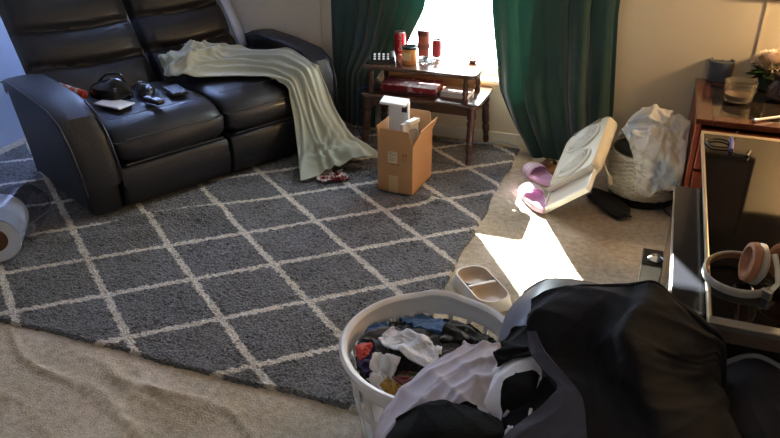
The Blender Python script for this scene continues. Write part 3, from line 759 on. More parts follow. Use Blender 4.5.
for k, (x, z, w) in enumerate([(-.02, .205, .018), (-.004, .198, .012), (-.022, .19, .012), (-.01, .181, .022), (-.015, .172, .026)]): mb.box((x-.002, -hd-.0025, z), (w, .001, .004))
sub_of(lab, mb, 'print', mat('faded_ink', '8c7454', .8), world=False, smooth=False)
mb = MB()
for x in (.044, .058):
    mb.box((x, -hd-.0006, .19), (.003, .001, .026)); mb.add([(x-.006, -hd-.001, .203), (x+.006, -hd-.001, .203), (x, -hd-.001, .214)], [(0, 1, 2)])
mb.box((.051, -hd-.0006, .174), (.028, .001, .002)); mb.box((.0, -hd-.0006, .150), (.05, .001, .003))
mb.build('arrow_print', mat('box_ink', '4d3822', .8), box, world=False, smooth=False)
M['foam'] = mat('white_foam', 'e9e9ea', .7, bump=.1, bscale=150)
fo = thing('foam_insert', 'white foam packing insert with a square notch, sticking out of the cardboard box', 'packing insert', (BXC[0]-.034*u[0]+.0*v[0], BXC[1]-.034*u[1]+.0*v[1], .032), brz+.10)
MB().box((-.0, 0, .21), (.10, .03, .42)).build('slab', M['foam'], fo, world=False, smooth=False, bevel=.003)
MB().box((-.018, -.022, .421), (.13, .074, .014), 0, (.12, .04, 0)).build('ledge', M['foam'], fo, world=False, smooth=False, bevel=.003)
MB().box((.030, -.016, .385), (.026, .004, .032)).build('notch', mat('notch_shadow_foam', '2b2b2d', .8), fo, world=False, smooth=False)  # dark plate, with the shade of a notch put into its colour
f2 = thing('packing_tray', 'pale grey moulded tray leaning on the right side inside the cardboard box', 'packing insert', (BXC[0]+.045*u[0]-.045*v[0], BXC[1]+.045*u[1]-.045*v[1], .032), brz+1.3)
M['pulp'] = mat('pale_pulp', 'c9c7c2', .85, var=.04)
MB().box((.0, .0, .17), (.12, .02, .34), 0, (-.06, 0, 0)).build('panel', M['pulp'], f2, world=False, smooth=False, bevel=.004)
MB().box((.01, -.002, .338), (.075, .035, .02), 0, (-.12, 0, 0)).build('lip', M['foam'], f2, world=False, smooth=False, bevel=.003)
MB().tube([(.0+.032*math.cos(a), -.016, .275+.032*math.sin(a)) for a in np.linspace(0, 2*PI, 24, endpoint=False)], .004, 6, closed=True).build('moulded_ring', mat('grey_pulp', 'a3a19c', .85), f2, world=False)

# ------------------------------------------------------------------ slide sandals
M['lilac'] = mat('lilac_foam', 'deb9cf', .6, var=.04); M['lilac_d'] = mat('lilac_footbed', 'cc9fc0', .75, bump=.3, bscale=120); M['stripe'] = mat('white_stripe', 'eae2ea', .5)
def footprint(Ls, Wd, n=40):
    out = []
    for k in range(n):
        a = 2*PI*k/n; y = math.cos(a); x = math.sin(a); w = Wd/2*(1+.10*y-.10*math.cos(2*a)*0.5); out.append((w*x*(1.0 if abs(y) < .98 else 1), Ls/2*math.copysign(abs(y)**.85, y)))
    return out
def slide(toe, heel, label):
    toe = np.array(toe); heel = np.array(heel); c = (toe+heel)/2; d = toe-heel; Ls = np.linalg.norm(d[:2])
    s = thing('slide_sandal', label, 'sandal', (c[0], c[1], .001), math.atan2(d[1], d[0])-PI/2, 'pink slide sandals')
    fp = footprint(Ls, .098)
    mb = MB(); n = len(fp); prof = [(.90, 0), (1.0, .006), (1.0, .022), (.96, .030), (.88, .031), (.80, .026)]
    for k, z in prof:
        for x, y in fp: mb.v.append((x*k if k > .89 else x*k, y*(1-(1-k)*.4), z+.006*max(0, -y/Ls)))
    for i in range(len(prof)-1):
        for q in range(n): mb.f.append((i*n+q, i*n+(q+1) % n, (i+1)*n+(q+1) % n, (i+1)*n+q))
    mb.f += [tuple(range(n-1, -1, -1)), tuple((len(prof)-1)*n+q for q in range(n))]
    mb.build('sole', M['lilac'], s, world=False)
    mb = MB(); 
    for x, y in fp: mb.v.append((x*.79, y*.9, .0275+.006*max(0, -y/Ls)))
    mb.f.append(tuple(range(n))); mb.build('footbed', M['lilac_d'], s, world=False)
    na, ny = 18, 10; P = np.zeros((ny, na, 3))
    for j in range(ny):
        y = Ls*(.02+.30*j/(ny-1))
        for i in range(na):
            a = PI*i/(na-1); P[j, i] = (-.053*math.cos(a)*(1-.03*j/ny), y+.012*math.sin(a)*(-1 if j < ny/2 else 1)*.5, .012+(.056-.012*j/ny)*math.sin(a)**.75)
    st = MB().grid(P).build('strap', M['lilac'], s, world=False, solid=.006, sub=1)
    for f0 in (.22, .45, .68):
        Q = np.zeros((3, na, 3))
        for j in range(3):
            ff = f0+.10*j/2; jj = ff*(ny-1); j0 = int(jj); Q[j] = P[j0]*(1-(jj-j0))+P[j0+1]*(jj-j0)
            for i in range(na):
                a = PI*i/(na-1); Q[j, i] += np.array([-math.cos(a), 0, math.sin(a)])*.0045
        sub_of(st, MB().grid(Q), 'stripe', M['stripe'], world=False)
    return s
slide(at(526, 166, .02), at(548, 180, .02)+np.array([.03, -.04, 0]), 'lilac slide sandal at the curtain hem, the farther one of the pair')
slide(at(525, 186, .02), at(544, 211, .02), 'lilac slide sandal by the edge of the fan, the nearer one of the pair')
sd = thing('tan_sandal', 'tan sandal half hidden behind the fan, at the curtain hem', 'sandal', at(553, 171, 0)+np.array([.0, 0, .001]), .9)
fp = footprint(.2, .085); MB().slab(fp, 0, .018).build('sole', mat('tan_leather', '9b7245', .6), sd, world=False, bevel=.004)
MB().grid(np.array([[(-.045*math.cos(a), y, .012+.04*math.sin(a)) for a in np.linspace(0, PI, 14)] for y in (.02, .05)])).build('strap', mat('brown_strap', '5d3d22', .6), sd, world=False, solid=.005)

# ------------------------------------------------------------------ twin window fan leaning on the woven basket
M['cream'] = mat('cream_plastic', 'd9d0b8', .45, var=.04); M['cream_p'] = mat('accordion_panel', 'cbc3af', .6); M['fan_shade'] = mat('shaded_fan_core', '6e6a60', .6); M['cream_d'] = mat('grille_grey', 'a8a292', .5); M['cream_w'] = mat('off_white_plastic', 'e3dfd0', .4)
FA = at(543, 213, 0); FB = np.array([-.170, 3.055, .20]); FD = np.array([-.319, 3.628, .191])
E1 = FB-FA; FL1 = np.linalg.norm(E1); E1 /= FL1; E2 = FD-FA; E2 -= E1*(E2@E1); FL2 = np.linalg.norm(E2); E2 /= FL2; E3 = np.cross(E1, E2)
fan = thing('window_fan', 'cream twin window fan with two round grilles, leaning against the woven basket', 'fan', FA)
def fn(x, h, o): return tuple(FA+E1*x+E2*h+E3*o)
def fbox(mb, x0, x1, h0, h1, o0, o1):
    vs = [fn(x, h, o) for o in (o0, o1) for h in (h0, h1) for x in (x0, x1)]
    return mb.add(vs, [(0, 2, 3, 1), (4, 5, 7, 6), (0, 1, 5, 4), (2, 6, 7, 3), (0, 4, 6, 2), (1, 3, 7, 5)])
fbox(MB(), .004, FL1-.004, .004, .13, -.004, .006).build('side_panel', M['cream_p'], fan, smooth=False, bevel=.002)
mb = MB(); fbox(mb, 0, FL1, 0, .014, -.01, .018); fbox(mb, 0, .012, 0, .13, -.01, .014); fbox(mb, FL1-.012, FL1, 0, .13, -.01, .014)
mb.build('panel_rim', M['cream_w'], fan, smooth=False, bevel=.003)
mb = MB(); out = rrect(.0, FL1, .135, FL2, .05, 8); n = len(out)
lv = [(-.030, .97), (-.022, 1), (.018, 1), (.030, .965), (.032, .93)]
cxm, chm = FL1/2, (.135+FL2)/2
for o_, k in lv:
    for x, h in out: mb.v.append(fn(cxm+(x-cxm)*k, chm+(h-chm)*k, o_))
for i in range(len(lv)-1):
    for q in range(n): mb.f.append((i*n+q, i*n+(q+1) % n, (i+1)*n+(q+1) % n, (i+1)*n+q))
mb.f += [tuple(range(n-1, -1, -1)), tuple((len(lv)-1)*n+q for q in range(n))]
mb.build('housing', M['cream'], fan, angle=30)
fbox(MB(), .0, FL1, .130, .139, .0, .036).build('slide_rail', M['cream_d'], fan, smooth=False)
for hc in (.235, .405):
    ax, ah = .105, .076; cx = FL1/2
    mb = MB(); mb.v = [fn(cx+ax*math.cos(a), hc+ah*math.sin(a), .0325) for a in np.linspace(0, 2*PI, 40, endpoint=False)]; mb.f = [tuple(range(40))]
    mb.build('fan_opening', M['fan_shade'], fan, solid=.001)  # flat disc; the shade inside the fan is put into its colour
    mb = MB()
    for k in (1.0, .86, .72, .58, .44, .30):
        mb.tube([fn(cx+ax*k*math.cos(a), hc+ah*k*math.sin(a), .036+.012*(1-k)) for a in np.linspace(0, 2*PI, 40, endpoint=False)], .0034 if k < 1 else .007, 6, closed=True)
    for a in np.linspace(0, 2*PI, 22, endpoint=False):
        mb.tube([fn(cx+ax*k*math.cos(a+.5*(1-k)), hc+ah*k*math.sin(a+.5*(1-k)), .036+.012*(1-k)) for k in (.2, .45, .7, 1.0)], .0026, 5)
    g = mb.build('grille', M['cream_w'], fan)
    mb = MB(); n0 = 20; mb.v = [fn(cx+ax*.24*math.cos(a), hc+ah*.24*math.sin(a), .047) for a in np.linspace(0, 2*PI, n0, endpoint=False)]; mb.f = [tuple(range(n0))]
    sub_of(g, mb, 'hub', M['cream_w'], solid=.006)
MB().tube([fn(FL1*.2, .49, .036), fn(FL1*.8, .49, .036)], .006, 8).build('handle', M['cream_d'], fan)
def onto(px, py, y):  # point at a given room depth
    dd = _fw+_rt*(px-390)/F-_up*(py-219)/F; k = y/dd[1]; return np.array([dd[0]*k, dd[1]*k, H+dd[2]*k])
cp = [onto(599, 131, 3.42), onto(603, 143, 3.36), onto(602.5, 155, 3.33), onto(606, 168, 3.315), onto(609, 175, 3.31)]
MB().tube(smooth_path(cp), .0045, 8).build('cord', M['cream_w'], fan)
MB().tube([onto(609, 175, 3.31), onto(610, 179, 3.31), onto(611, 184, 3.31)], [.008, .011, .009], 8).build('plug', mat('ivory_plug', 'd6c9a0', .5), fan)

# ------------------------------------------------------------------ black shoe lying by the basket
sh = thing('black_shoe', 'black shoe lying on its side beside the woven basket, sole towards the room', 'shoe', (0, 0, 0))
hp, tp = at(592, 196, .0), at(626, 222, .0); c = (hp+tp)/2; d = tp-hp; sh.location = (c[0], c[1], .0); sh.rotation_euler = (0, 0, math.atan2(d[1], d[0])-PI/2)
fp = footprint(.29, .10)
def shoe_sole(z0, z1, k): return MB().slab([(x*k*(1.0+.12*math.sin(y*9)), y*k) for x, y in fp], z0, z1)
shoe_sole(.022, .048, 1).build('sole', mat('black_rubber', '17171a', .7, bump=.6, bscale=160), sh, world=False, bevel=.006, seg=3)
MB().puff(arc([(-.13, .0), (-.09, .003), (.06, .003), (.12, .010), (.13, .022), (.02, .024), (-.13, .024)]), -.045, .045, .02, 12, 3).build('upper', mat('black_cloth_upper', '202024', .8), sh, world=False)
MB().tube([(-.053, -.10, .020), (-.057, 0, .020), (-.050, .06, .020)], .005, 6).build('welt', mat('grey_welt', '6a6560', .7), sh, world=False)

# ------------------------------------------------------------------ woven metallic basket
BKC = np.array([.055, 3.505]); BKR = .168; BKH = .25
bk = thing('woven_basket', 'silver woven round basket with a black base, full of blankets beside the dresser', 'basket', (BKC[0], BKC[1], 0))
M['woven'] = mat('silver_weave', 'c9c1ae', .4, .3, bump=.5, bscale=60, var=.12, vscale=40)
nr, na = 76, 128; G = np.zeros((nr, na+1, 3))
for j in range(nr):
    z = .045+(BKH-.045)*j/(nr-1)
    for i in range(na+1):
        a = 2*PI*i/na; row = math.floor(j/4); r = BKR*(.93+.07*min(1, z/.12))+.0035*abs(math.sin(PI*(j/4))) + .0022*math.sin(20*a+row*PI)+.001*math.sin(61*a+row*2)
        G[j, i] = (r*math.cos(a), r*math.sin(a), z)
MB().grid(G).build('weave', M['woven'], bk, world=False, solid=.004)
MB().lathe([(0, .0), (BKR*.90, 0), (BKR*.955, .008), (BKR*.965, .05), (BKR*.90, .052), (0, .01)], n=64).build('base', M['black_plastic'], bk, world=False)
MB().tube([(BKR*math.cos(a), BKR*math.sin(a), BKH) for a in np.linspace(0, 2*PI, 64, endpoint=False)], .006, 8, closed=True).build('rim', M['woven'], bk, world=False)
o = MB().tube(smooth_path([at(679, 190, .10), at(668, 193, .09), at(661, 199, .06), at(662, 207, .02), at(668, 214, .006), at(676, 220, .006)]), .0035, 8).build('blue_cable', M['cord_blue'])
tag(o, 'thin blue cable on the carpet between the woven basket and the dresser', 'cable')

# ------------------------------------------------------------------ dresser on the right and the things on it
M['cherry'] = wood('cherry_wood', '6d2413', 'a1431f', .35, (12, 12, 2))
M['cherry_top'] = wood('dark_cherry_top', '3a1a12', '5e2d1c', .18, (2, 14, 14), .6)
DZ = .50; dx0, dx1, dy0, dy1 = .222, 1.25, 3.29, 3.93
dr = thing('dresser', 'low cherry wood dresser with a dark top against the right of the window wall', 'dresser', ((dx0+dx1)/2, (dy0+dy1)/2, 0))
fr = .07
mb = MB()
for a in [(dx0, dx0+fr, dy0, dy1), (dx1-fr, dx1, dy0, dy1), (dx0+fr, dx1-fr, dy0, dy0+fr), (dx0+fr, dx1-fr, dy1-fr, dy1)]:
    mb.box(((a[0]+a[1])/2, (a[2]+a[3])/2, DZ-.012), (a[1]-a[0], a[3]-a[2], .024))
mb.build('top_frame', M['cherry_top'], dr, smooth=False, bevel=.003)
MB().box(((dx0+dx1)/2, (dy0+dy1)/2, DZ-.013), (dx1-dx0-2*fr, dy1-dy0-2*fr, .014)).build('glass_inset', mat('smoked_glass', '2b2420', .08, coat=1), dr, smooth=False)
mb = MB().box((dx0+.015, (dy0+dy1)/2, (DZ-.024)/2), (.022, dy1-dy0-.02, DZ-.024)).box((dx1-.015, (dy0+dy1)/2, (DZ-.024)/2), (.022, dy1-dy0-.02, DZ-.024)).box(((dx0+dx1)/2, dy1-.02, (DZ-.024)/2), (dx1-dx0-.06, .016, DZ-.024)).box(((dx0+dx1)/2, (dy0+dy1)/2, .06), (dx1-dx0-.06, dy1-dy0-.04, .016))
mb.build('body', M['cherry'], dr, smooth=False, bevel=.003)
for k, z in enumerate((.16, .36)):
    q = MB().box(((dx0+dx1)/2, dy0+.014, z), (dx1-dx0-.06, .02, .19)).build('drawer', M['cherry'], dr, smooth=False, bevel=.004)
    for x in (dx0+.3, dx1-.3): sub_of(q, MB().lathe([(0, 0), (.008, 0), (.008, .012), (.016, .018), (.014, .026), (0, .028)], (x, dy0+.004, z), 16, (0, -1, 0)), 'knob', M['chrome'])
p = at(718.5, 83, DZ)
c = thing('candle_cup', 'blue-grey candle cup at the back left of the dresser top', 'candle', (p[0], p[1]+.05, DZ))
MB().lathe([(0, .002), (.050, 0), (.056, .008), (.060, .102), (.055, .102), (.051, .02), (0, .02)], n=36).build('cup', mat('blue_grey_glass', '4d5566', .3, var=.1, coat=.3), c, world=False)
MB().lathe([(0, .021), (.050, .021), (.0535, .093), (0, .094)], n=24).build('wax', mat('grey_wax', '474d5a', .6), c, world=False)
MB().tube([(0, 0, .092), (.002, 0, .106)], .0015, 6).build('wick', M['dark'], c, world=False)
p = at(738, 105, DZ)
c = thing('glass_bowl', 'clear straight-sided glass bowl in front of the blue-grey candle cup', 'bowl', (p[0], p[1]+.06, DZ))
MB().lathe([(0, .001), (.050, 0), (.060, .008), (.069, .085), (.070, .094), (.066, .094), (.057, .014), (0, .010)], n=40).build('bowl', mat('bowl_glass', 'e9e2d4', .06, trans=.92, ior=1.45), c, world=False)
MB().lathe([(0, .0105), (.055, .0145), (.059, .035), (0, .037)], n=28).build('wax', mat('tan_wax', '8a765a', .6), c, world=False)
p = at(766, 96, DZ)
c = thing('potted_chrysanthemum', 'pale pink flower head in green leaves at the back of the dresser', 'flowers', (p[0]+.02, p[1]+.12, DZ))
MB().lathe([(0, .0), (.045, 0), (.062, .06), (.064, .065), (.056, .065), (0, .055)], n=28).build('pot', mat('dark_green_pot', '22352c', .5), c, world=False)
mb = MB(); r = np.random.default_rng(3)
for k in range(60):
    a = r.uniform(0, 6.28); e = r.uniform(-.2, .7); l = r.uniform(.06, .10); d = np.array([math.cos(a)*math.cos(e), math.sin(a)*math.cos(e), math.sin(e)]); s_ = np.array([-math.sin(a), math.cos(a), 0])*.014
    b = np.array([0, 0, .07])+d*.03; m_ = b+d*l*.55+np.array([0, 0, .012]); t_ = b+d*l
    mb.add([b, m_+s_, t_, m_-s_], [(0, 1, 2, 3)])
mb.build('leaves', mat('leaf_green', '33522f', .5, var=.2), c, world=False)
mb = MB()
for k in range(330):
    z = 1-1.25*(k+.5)/330; rr = math.sqrt(max(0, 1-z*z)); a = k*2.399963; d = np.array([rr*math.cos(a), rr*math.sin(a), z])
    s_ = np.cross(d, [0, 0, 1]); s_ = s_/(np.linalg.norm(s_)+1e-6)*.009; b = np.array([0, 0, .125])+d*np.array([.055, .055, .03]); t_ = np.array([0, 0, .125])+d*np.array([.105, .105, .062])*r.uniform(.9, 1.06)
    m_ = (b+t_)/2+np.array([0, 0, .006]); mb.add([b, m_+s_, t_+np.array([0, 0, .006]), m_-s_], [(0, 1, 2, 3)])
mb.build('petals', mat('blush_petals', 'e3d0bc', .7, var=.12, vscale=30), c, world=False)
p = at(776, 103, DZ)
c = thing('brown_glass_jar', 'dark brown glass jar at the right edge, in front of the flower head', 'jar', (p[0]+.02, p[1]+.06, DZ))
MB().lathe([(0, .001), (.052, 0), (.062, .012), (.060, .06), (.042, .085), (.040, .10), (.036, .10), (.038, .084), (.055, .058), (.055, .014), (0, .008)], n=36).build('jar', mat('brown_glass', '3b2416', .12, trans=.35, coat=.5), c, world=False)
MB().lathe([(.0415, .092), (.0435, .094), (.0435, .118), (.040, .122), (0, .122)], n=28).build('lid', mat('dark_brown_lid', '231711', .4), c, world=False)
a, b = at(755, 120, DZ+.009), at(778, 117, DZ+.009)
c = thing('white_vape_pen', 'white pen with a round tip lying at the front edge of the dresser top', 'pen', (a[0], a[1], DZ))
MB().tube([a, a+(b-a)*1.15], .006, 12).build('barrel', M['white_plastic'], c)
MB().tube([a-(b-a)*.10, a-(b-a)*.06, a+(b-a)*.06, a+(b-a)*.1], [.003, .0088, .0088, .004], 12).build('tip', M['alu'], c)

# ------------------------------------------------------------------ black stand, and the large glossy panel lying across it
M['gloss'] = mat('black_glass', '0b0a0c', .05, spec=.5, ior=1.5)
M['gloss2'] = mat('black_lacquer', '232327', .22, coat=.3, bump=.05, bscale=200)
M['silver'] = mat('silver_trim', 'b9b4aa', .3, .8)
stx0, stx1, sty0, sty1, STZ = .155, 1.15, 1.82, 2.665, .448
sta = thing('black_stand', 'black lacquered stand under the glossy panel, its left strip catching a sun stripe', 'stand', ((stx0+stx1)/2, (sty0+sty1)/2, 0))
MB().box(((stx0+stx1)/2, (sty0+sty1)/2, STZ-.012), (stx1-stx0, sty1-sty0, .024)).build('top', M['gloss2'], sta, smooth=False, bevel=.003)
MB().box((stx0-.002, (sty0+sty1)/2, STZ-.014), (.004, sty1-sty0, .018)).build('edge_trim', M['silver'], sta, smooth=False)
mb = MB().box((stx0+.02, (sty0+sty1)/2, .21), (.03, sty1-sty0-.03, .42)).box((stx1-.02, (sty0+sty1)/2, .21), (.03, sty1-sty0-.03, .42)).box(((stx0+stx1)/2, sty1-.03, .21), (stx1-stx0-.08, .02, .42)).box(((stx0+stx1)/2, (sty0+sty1)/2, .03), (stx1-stx0-.08, sty1-sty0-.05, .05))
mb.build('body', M['gloss2'], sta, smooth=False, bevel=.003)
dd = MB().box(((stx0+stx1)/2, sty0+.03, .25), (stx1-stx0-.08, .02, .33)).build('door', M['gloss2'], sta, smooth=False, bevel=.003)
sub_of(dd, MB().lathe([(0, 0), (.006, 0), (.006, .014), (.011, .018), (0, .024)], (.285, sty0+.02, .34), 14, (0, -1, 0)), 'knob', M['white_plastic'])
PZ = .50; px0, px1, py0, py1 = .245, 1.12, 1.725, 3.13
pan = thing('glossy_panel', 'large black glossy panel with a silver rim lying flat across the stand, reflecting the wall', 'panel', ((px0+px1)/2, (py0+py1)/2, STZ))
MB().box(((px0+px1)/2, (py0+py1)/2, PZ-.006), (px1-px0-.012, py1-py0-.03, .012)).build('glass', M['gloss'], pan, smooth=False)
MB().box(((px0+px1)/2, (py0+py1)/2+.01, (STZ+PZ-.013)/2), (px1-px0-.02, py1-py0-.06, PZ-.013-STZ)).build('backing', mat('brown_board', '4a3a34', .6, var=.1), pan, smooth=False)
mb = MB().box((px0, (py0+py1)/2, PZ-.010), (.010, py1-py0, .022)).box((px1, (py0+py1)/2, PZ-.010), (.010, py1-py0, .022)).box(((px0+px1)/2, py1, PZ-.009), (px1-px0+.01, .032, .022))
mb.build('rim', mat('champagne_trim', 'c8b79c', .35, .5), pan, smooth=False, bevel=.003)
MB().box(((px0+px1)/2, py0, PZ-.008), (px1-px0+.01, .034, .018)).build('front_trim', mat('grey_metal', '7f8083', .35, .7), pan, smooth=False, bevel=.003)
MB().box(((px0+px1)/2, py0-.004, PZ-.036), (px1-px0, .02, .036)).build('front_rail', mat('brown_rail', '54453f', .4, var=.1), pan, smooth=False, bevel=.003)
# headphones lying on the panel
hc = at(738, 279, PZ)
hp = thing('headphones', 'silver over-ear headphones with brown ear cushions lying on the glossy panel', 'headphones', (hc[0], hc[1], PZ+.0005), 0)
M['band'] = mat('pale_grey_band', 'a9a6a0', .35, .15); M['tan_cush'] = mat('tan_cushion', '9a6748', .65, bump=.2)
R0 = .096; nA = 60; A = np.linspace(math.radians(35), math.radians(318), nA)
rows = []
for r_, z in [(R0, .002), (R0, .026), (R0-.009, .027), (R0-.009, .001)]:
    rows.append([(r_*math.cos(a), r_*1.02*math.sin(a), z+.010*(.5+.5*math.cos(a-PI/4))+.004*math.sin(a)) for a in A])
rows.append(rows[0]); MB().grid(np.array(rows)).build('headband', M['band'], hp, world=False, sub=1)
rows = []
for r_, z in [(R0-.0095, .004), (R0-.0095, .024), (R0-.014, .022), (R0-.014, .006)]:
    rows.append([(r_*math.cos(a), r_*1.02*math.sin(a), z+.010*(.5+.5*math.cos(a-PI/4))+.004*math.sin(a)) for a in A[8:34]])
rows.append(rows[0]); MB().grid(np.array(rows)).build('head_pad', mat('brown_pad', '6a4a38', .7), hp, world=False)
def cup(c, ax, r1, r2):
    q = MB(); q.lathe([(0, -.004), (r1*.7, -.002), (r1, .010), (r1, .020), (r1*.9, .024)], c, 32, ax); o = q.build('ear_cup', M['band'], hp, world=False)
    q = MB(); q.lathe([(r1*.55, .030), (r1*.72, .046), (r1*.92, .044), (r1*.99, .030), (r1*.9, .020), (r1*.5, .022), (0, .022)], c, 32, ax); sub_of(o, q, 'ear_cushion', M['tan_cush'], world=False)
    q = MB(); q.lathe([(0, .024), (r1*.56, .024), (r1*.56, .0245)], c, 24, ax); sub_of(o, q, 'speaker_cloth', mat('dark_brown_cloth', '2a1a14', .9), world=False)
cup((.050, -.010, .060), (-.93, -.12, .16), .058, .04)
cup((.122, .035, .060), (-.45, -.75, .35), .054, .04)
MB().tube([(.072, -.066, .016), (.090, -.045, .030), (.085, -.012, .06), (.075, .015, .085)], [.008, .007, .007, .008], 8).tube([(.076, .055, .022), (.10, .075, .04), (.135, .075, .065), (.13, .06, .06)], [.007, .006, .006, .007], 8).build('yoke', M['white_plastic'], hp, world=False)
MB().box((.062, -.082, .013), (.03, .014, .026), -.72).build('slider', M['alu'], hp, world=False, smooth=False, bevel=.002)
# earphones with a purple clip on the back edge of the panel
q = [(707, 138.5), (706, 141.5), (712, 146), (724, 147.5), (731, 147.5)]; q2 = [(706, 141), (714, 139), (724, 140), (731, 143.5)]
e0 = at(728, 147, PZ+.004); ep = thing('earphones', 'black wired earphones with a purple clip at the far left corner of the panel', 'earphones', (e0[0], e0[1], PZ))
def onp(L_, z=PZ+.006): return smooth_path([at(x, y, z) for x, y in L_])
MB().tube(onp(q), .0035, 8).tube(onp(q2), .0032, 8).build('neckband', M['black_plastic'], ep)
MB().tube(onp([(731, 139), (732, 143), (731, 150)], PZ+.011), .0085, 10).build('clip', mat('purple_plastic', '5a5f9e', .35), ep)
MB().tube(onp([(731, 149), (736, 152.5), (744, 154), (748, 154)], PZ+.003), .0014, 6).build('wire', M['alu'], ep)
MB().tube(onp([(746.5, 156), (748, 154), (749.5, 151)], PZ+.009), [.006]*8+[.008]*8+[.006], 10).build('earbud', M['black_plastic'], ep)
MB().tube(onp([(738, 131), (734, 137), (732, 140)], PZ+.008), .0012, 6).build('lead', M['alu'], ep)
# small black box with a chrome dial, beside the stand
s0 = thing('small_speaker', 'small black box with a chrome dial on the carpet left of the stand', 'speaker', (.112, 2.38, 0))
MB().box((.112, 2.38, .145), (.07, .12, .29)).build('case', M['black_plastic'], s0, smooth=False, bevel=.004)
MB().lathe([(0, 0), (.026, 0), (.028, .006), (.022, .012), (.012, .018), (0, .019)], (.122, 2.365, .29), 28).build('dial', M['chrome'], s0)

# ------------------------------------------------------------------ blanket over the loveseat
M['sage'] = fabric('sage_fleece', 'a6aa9b', .95, .05, .4, .4, 240)
def backpush(P, t):
    d = P-SP0; w = d@SW; u_ = d@SU; z = P[:, 2]
    lim = -.60-(z-.40)*KB+.045+t; m = (w < lim) & (z > .3) & (u_ > -.2) & (u_ < 1.2)
    P[m] += SW*(lim-w)[m][:, None]*.7; P[m, 2] += .15*(lim-w)[m]; return m
srot = math.atan2(SU[1], SU[0])
def sbox(u0, u1, w0, w1, z1):
    c = sofa_pt((u0+u1)/2, (w0+w1)/2, z1/2); return boxpush(c, ((u1-u0)/2, (w1-w0)/2, z1/2), srot)
def rugfloor(P, t):
    m = P[:, 2] < t+.022; P[m, 2] = t+.022; return m
sofa_cols = [ellpush(sofa_pt(.66, -.42, .44), (.15, .12, .115)), ellpush(sofa_pt(.86, -.36, .44), (.13, .13, .085)), sbox(-.05, 1.16, -.66, -.04, .446), sbox(-.05, 1.16, -.66, .022, .405), sbox(-.05, 1.16, -.62, .044, .30), sbox(1.155, 1.36, -.72, .01, .56), backpush, rugfloor]
def blanket():
    ns, nv = 84, 230; r = np.random.default_rng(12)
    tab = [(0, (.60, -.58, .47), (.80, -.60, .50)), (.10, (.535, -.50, .452), (.88, -.60, .50)), (.22, (.55, -.40, .452), (.97, -.58, .49)), (.34, (.66, -.31, .452), (1.05, -.52, .49)), (.46, (.80, -.22, .452), (1.10, -.40, .50)),
           (.58, (.92, -.08, .452), (1.15, -.20, .53)), (.665, (.965, .015, .425), (1.17, .0, .49)), (.78, (.945, .085, .25), (1.19, .095, .29)), (.90, (.875, .20, .08), (1.225, .25, .11)), (1, (.79, .325, .028), (1.275, .41, .04))]
    vv = np.linspace(0, 1, nv); T = [t_[0] for t_ in tab]
    def curve(k):
        C_ = np.stack([np.interp(vv, T, [t_[k][q] for t_ in tab]) for q in range(3)], -1)
        for _ in range(14): C_[1:-1] = (C_[:-2]+2*C_[1:-1]+C_[2:])/4
        return C_
    Lc, Rc = curve(1), curve(2)
    S = np.linspace(0, 1, ns)[None, :]; V = vv[:, None]
    P = Lc[:, None]*(1-S[..., None])+Rc[:, None]*S[..., None]
    bund = np.exp(-((V-.10)/.17)**4)
    arch = np.sin(PI*S)**.6
    P[..., 2] += arch*(.045*bund+.010)+.03*np.exp(-((V-.97)/.05)**2)*np.exp(-((S-.75)/.25)**2)
    G = np.stack([P[..., 0]*SU[0]+P[..., 1]*SW[0]+SP0[0], P[..., 0]*SU[1]+P[..., 1]*SW[1]+SP0[1], P[..., 2]], -1)
    tx = np.gradient(G, axis=1); ty = np.gradient(G, axis=0); nn = np.cross(tx, ty); nn = smooth2(nn, 10); nn /= np.linalg.norm(nn, axis=-1, keepdims=True)
    if nn[..., 2].mean() < 0: nn = -nn
    D = np.zeros((nv, ns))
    for k in range(7):           # long folds that run the whole length and wander
        c0 = (k+.5)/7+r.uniform(-.05, .05); c_ = c0+.07*np.sin(V*r.uniform(4, 9)+r.uniform(0, 6))+.03*np.sin(V*r.uniform(14, 22)+r.uniform(0, 6))
        w = r.uniform(.035, .06)*(1+.5*np.sin(V*r.uniform(3, 7)+k)); h = r.uniform(.016, .036)*(1+.35*np.sin(V*r.uniform(5, 12)+k*2))
        q = (S-c_)/w; q = np.where(q > 0, q*.65, q*1.35)
        D += h*np.exp(-np.abs(q)**1.4)
    D *= 1-.45*bund
    for k in range(16):          # the wad of tight folds at the seat end
        th = r.uniform(0, PI); cs, cv = r.uniform(.05, .95), r.uniform(.0, .30); ll = r.uniform(.12, .35); w = r.uniform(.025, .05)
        ds, dv_ = (S-cs)*.40, (V-cv)*1.1; a_ = ds*math.cos(th)+dv_*math.sin(th); b_ = -ds*math.sin(th)+dv_*math.cos(th)+.03*np.sin(a_*30+k)
        D += r.uniform(.018, .034)*np.exp(-np.abs(b_/w*2.2)**1.3)*np.exp(-(a_/ll*2)**4)
    for k in range(8):           # cross folds where it lands on the rug
        cs, cv = r.uniform(.3, 1), r.uniform(.88, .99); a_ = (S-cs)*.45; b_ = (V-cv)*1.0+.05*np.sin(a_*14+k)
        D += r.uniform(.010, .024)*np.exp(-np.abs(b_/.012)**1.4)*np.exp(-(a_/.12)**2)
    G = G+nn*D[..., None]
    for _ in range(3):
        Q = G.reshape(-1, 3)
        for f in sofa_cols[2:]: f(Q, .010)
        G = smooth2(Q.reshape(nv, ns, 3), 1)
    return G
G = blanket()
tag(MB().grid(G).build('throw_blanket', M['sage'], None, solid=.005, fix=False, angle=180), 'pale sage fleece blanket bunched on the right seat and trailing down to the rug', 'blanket')

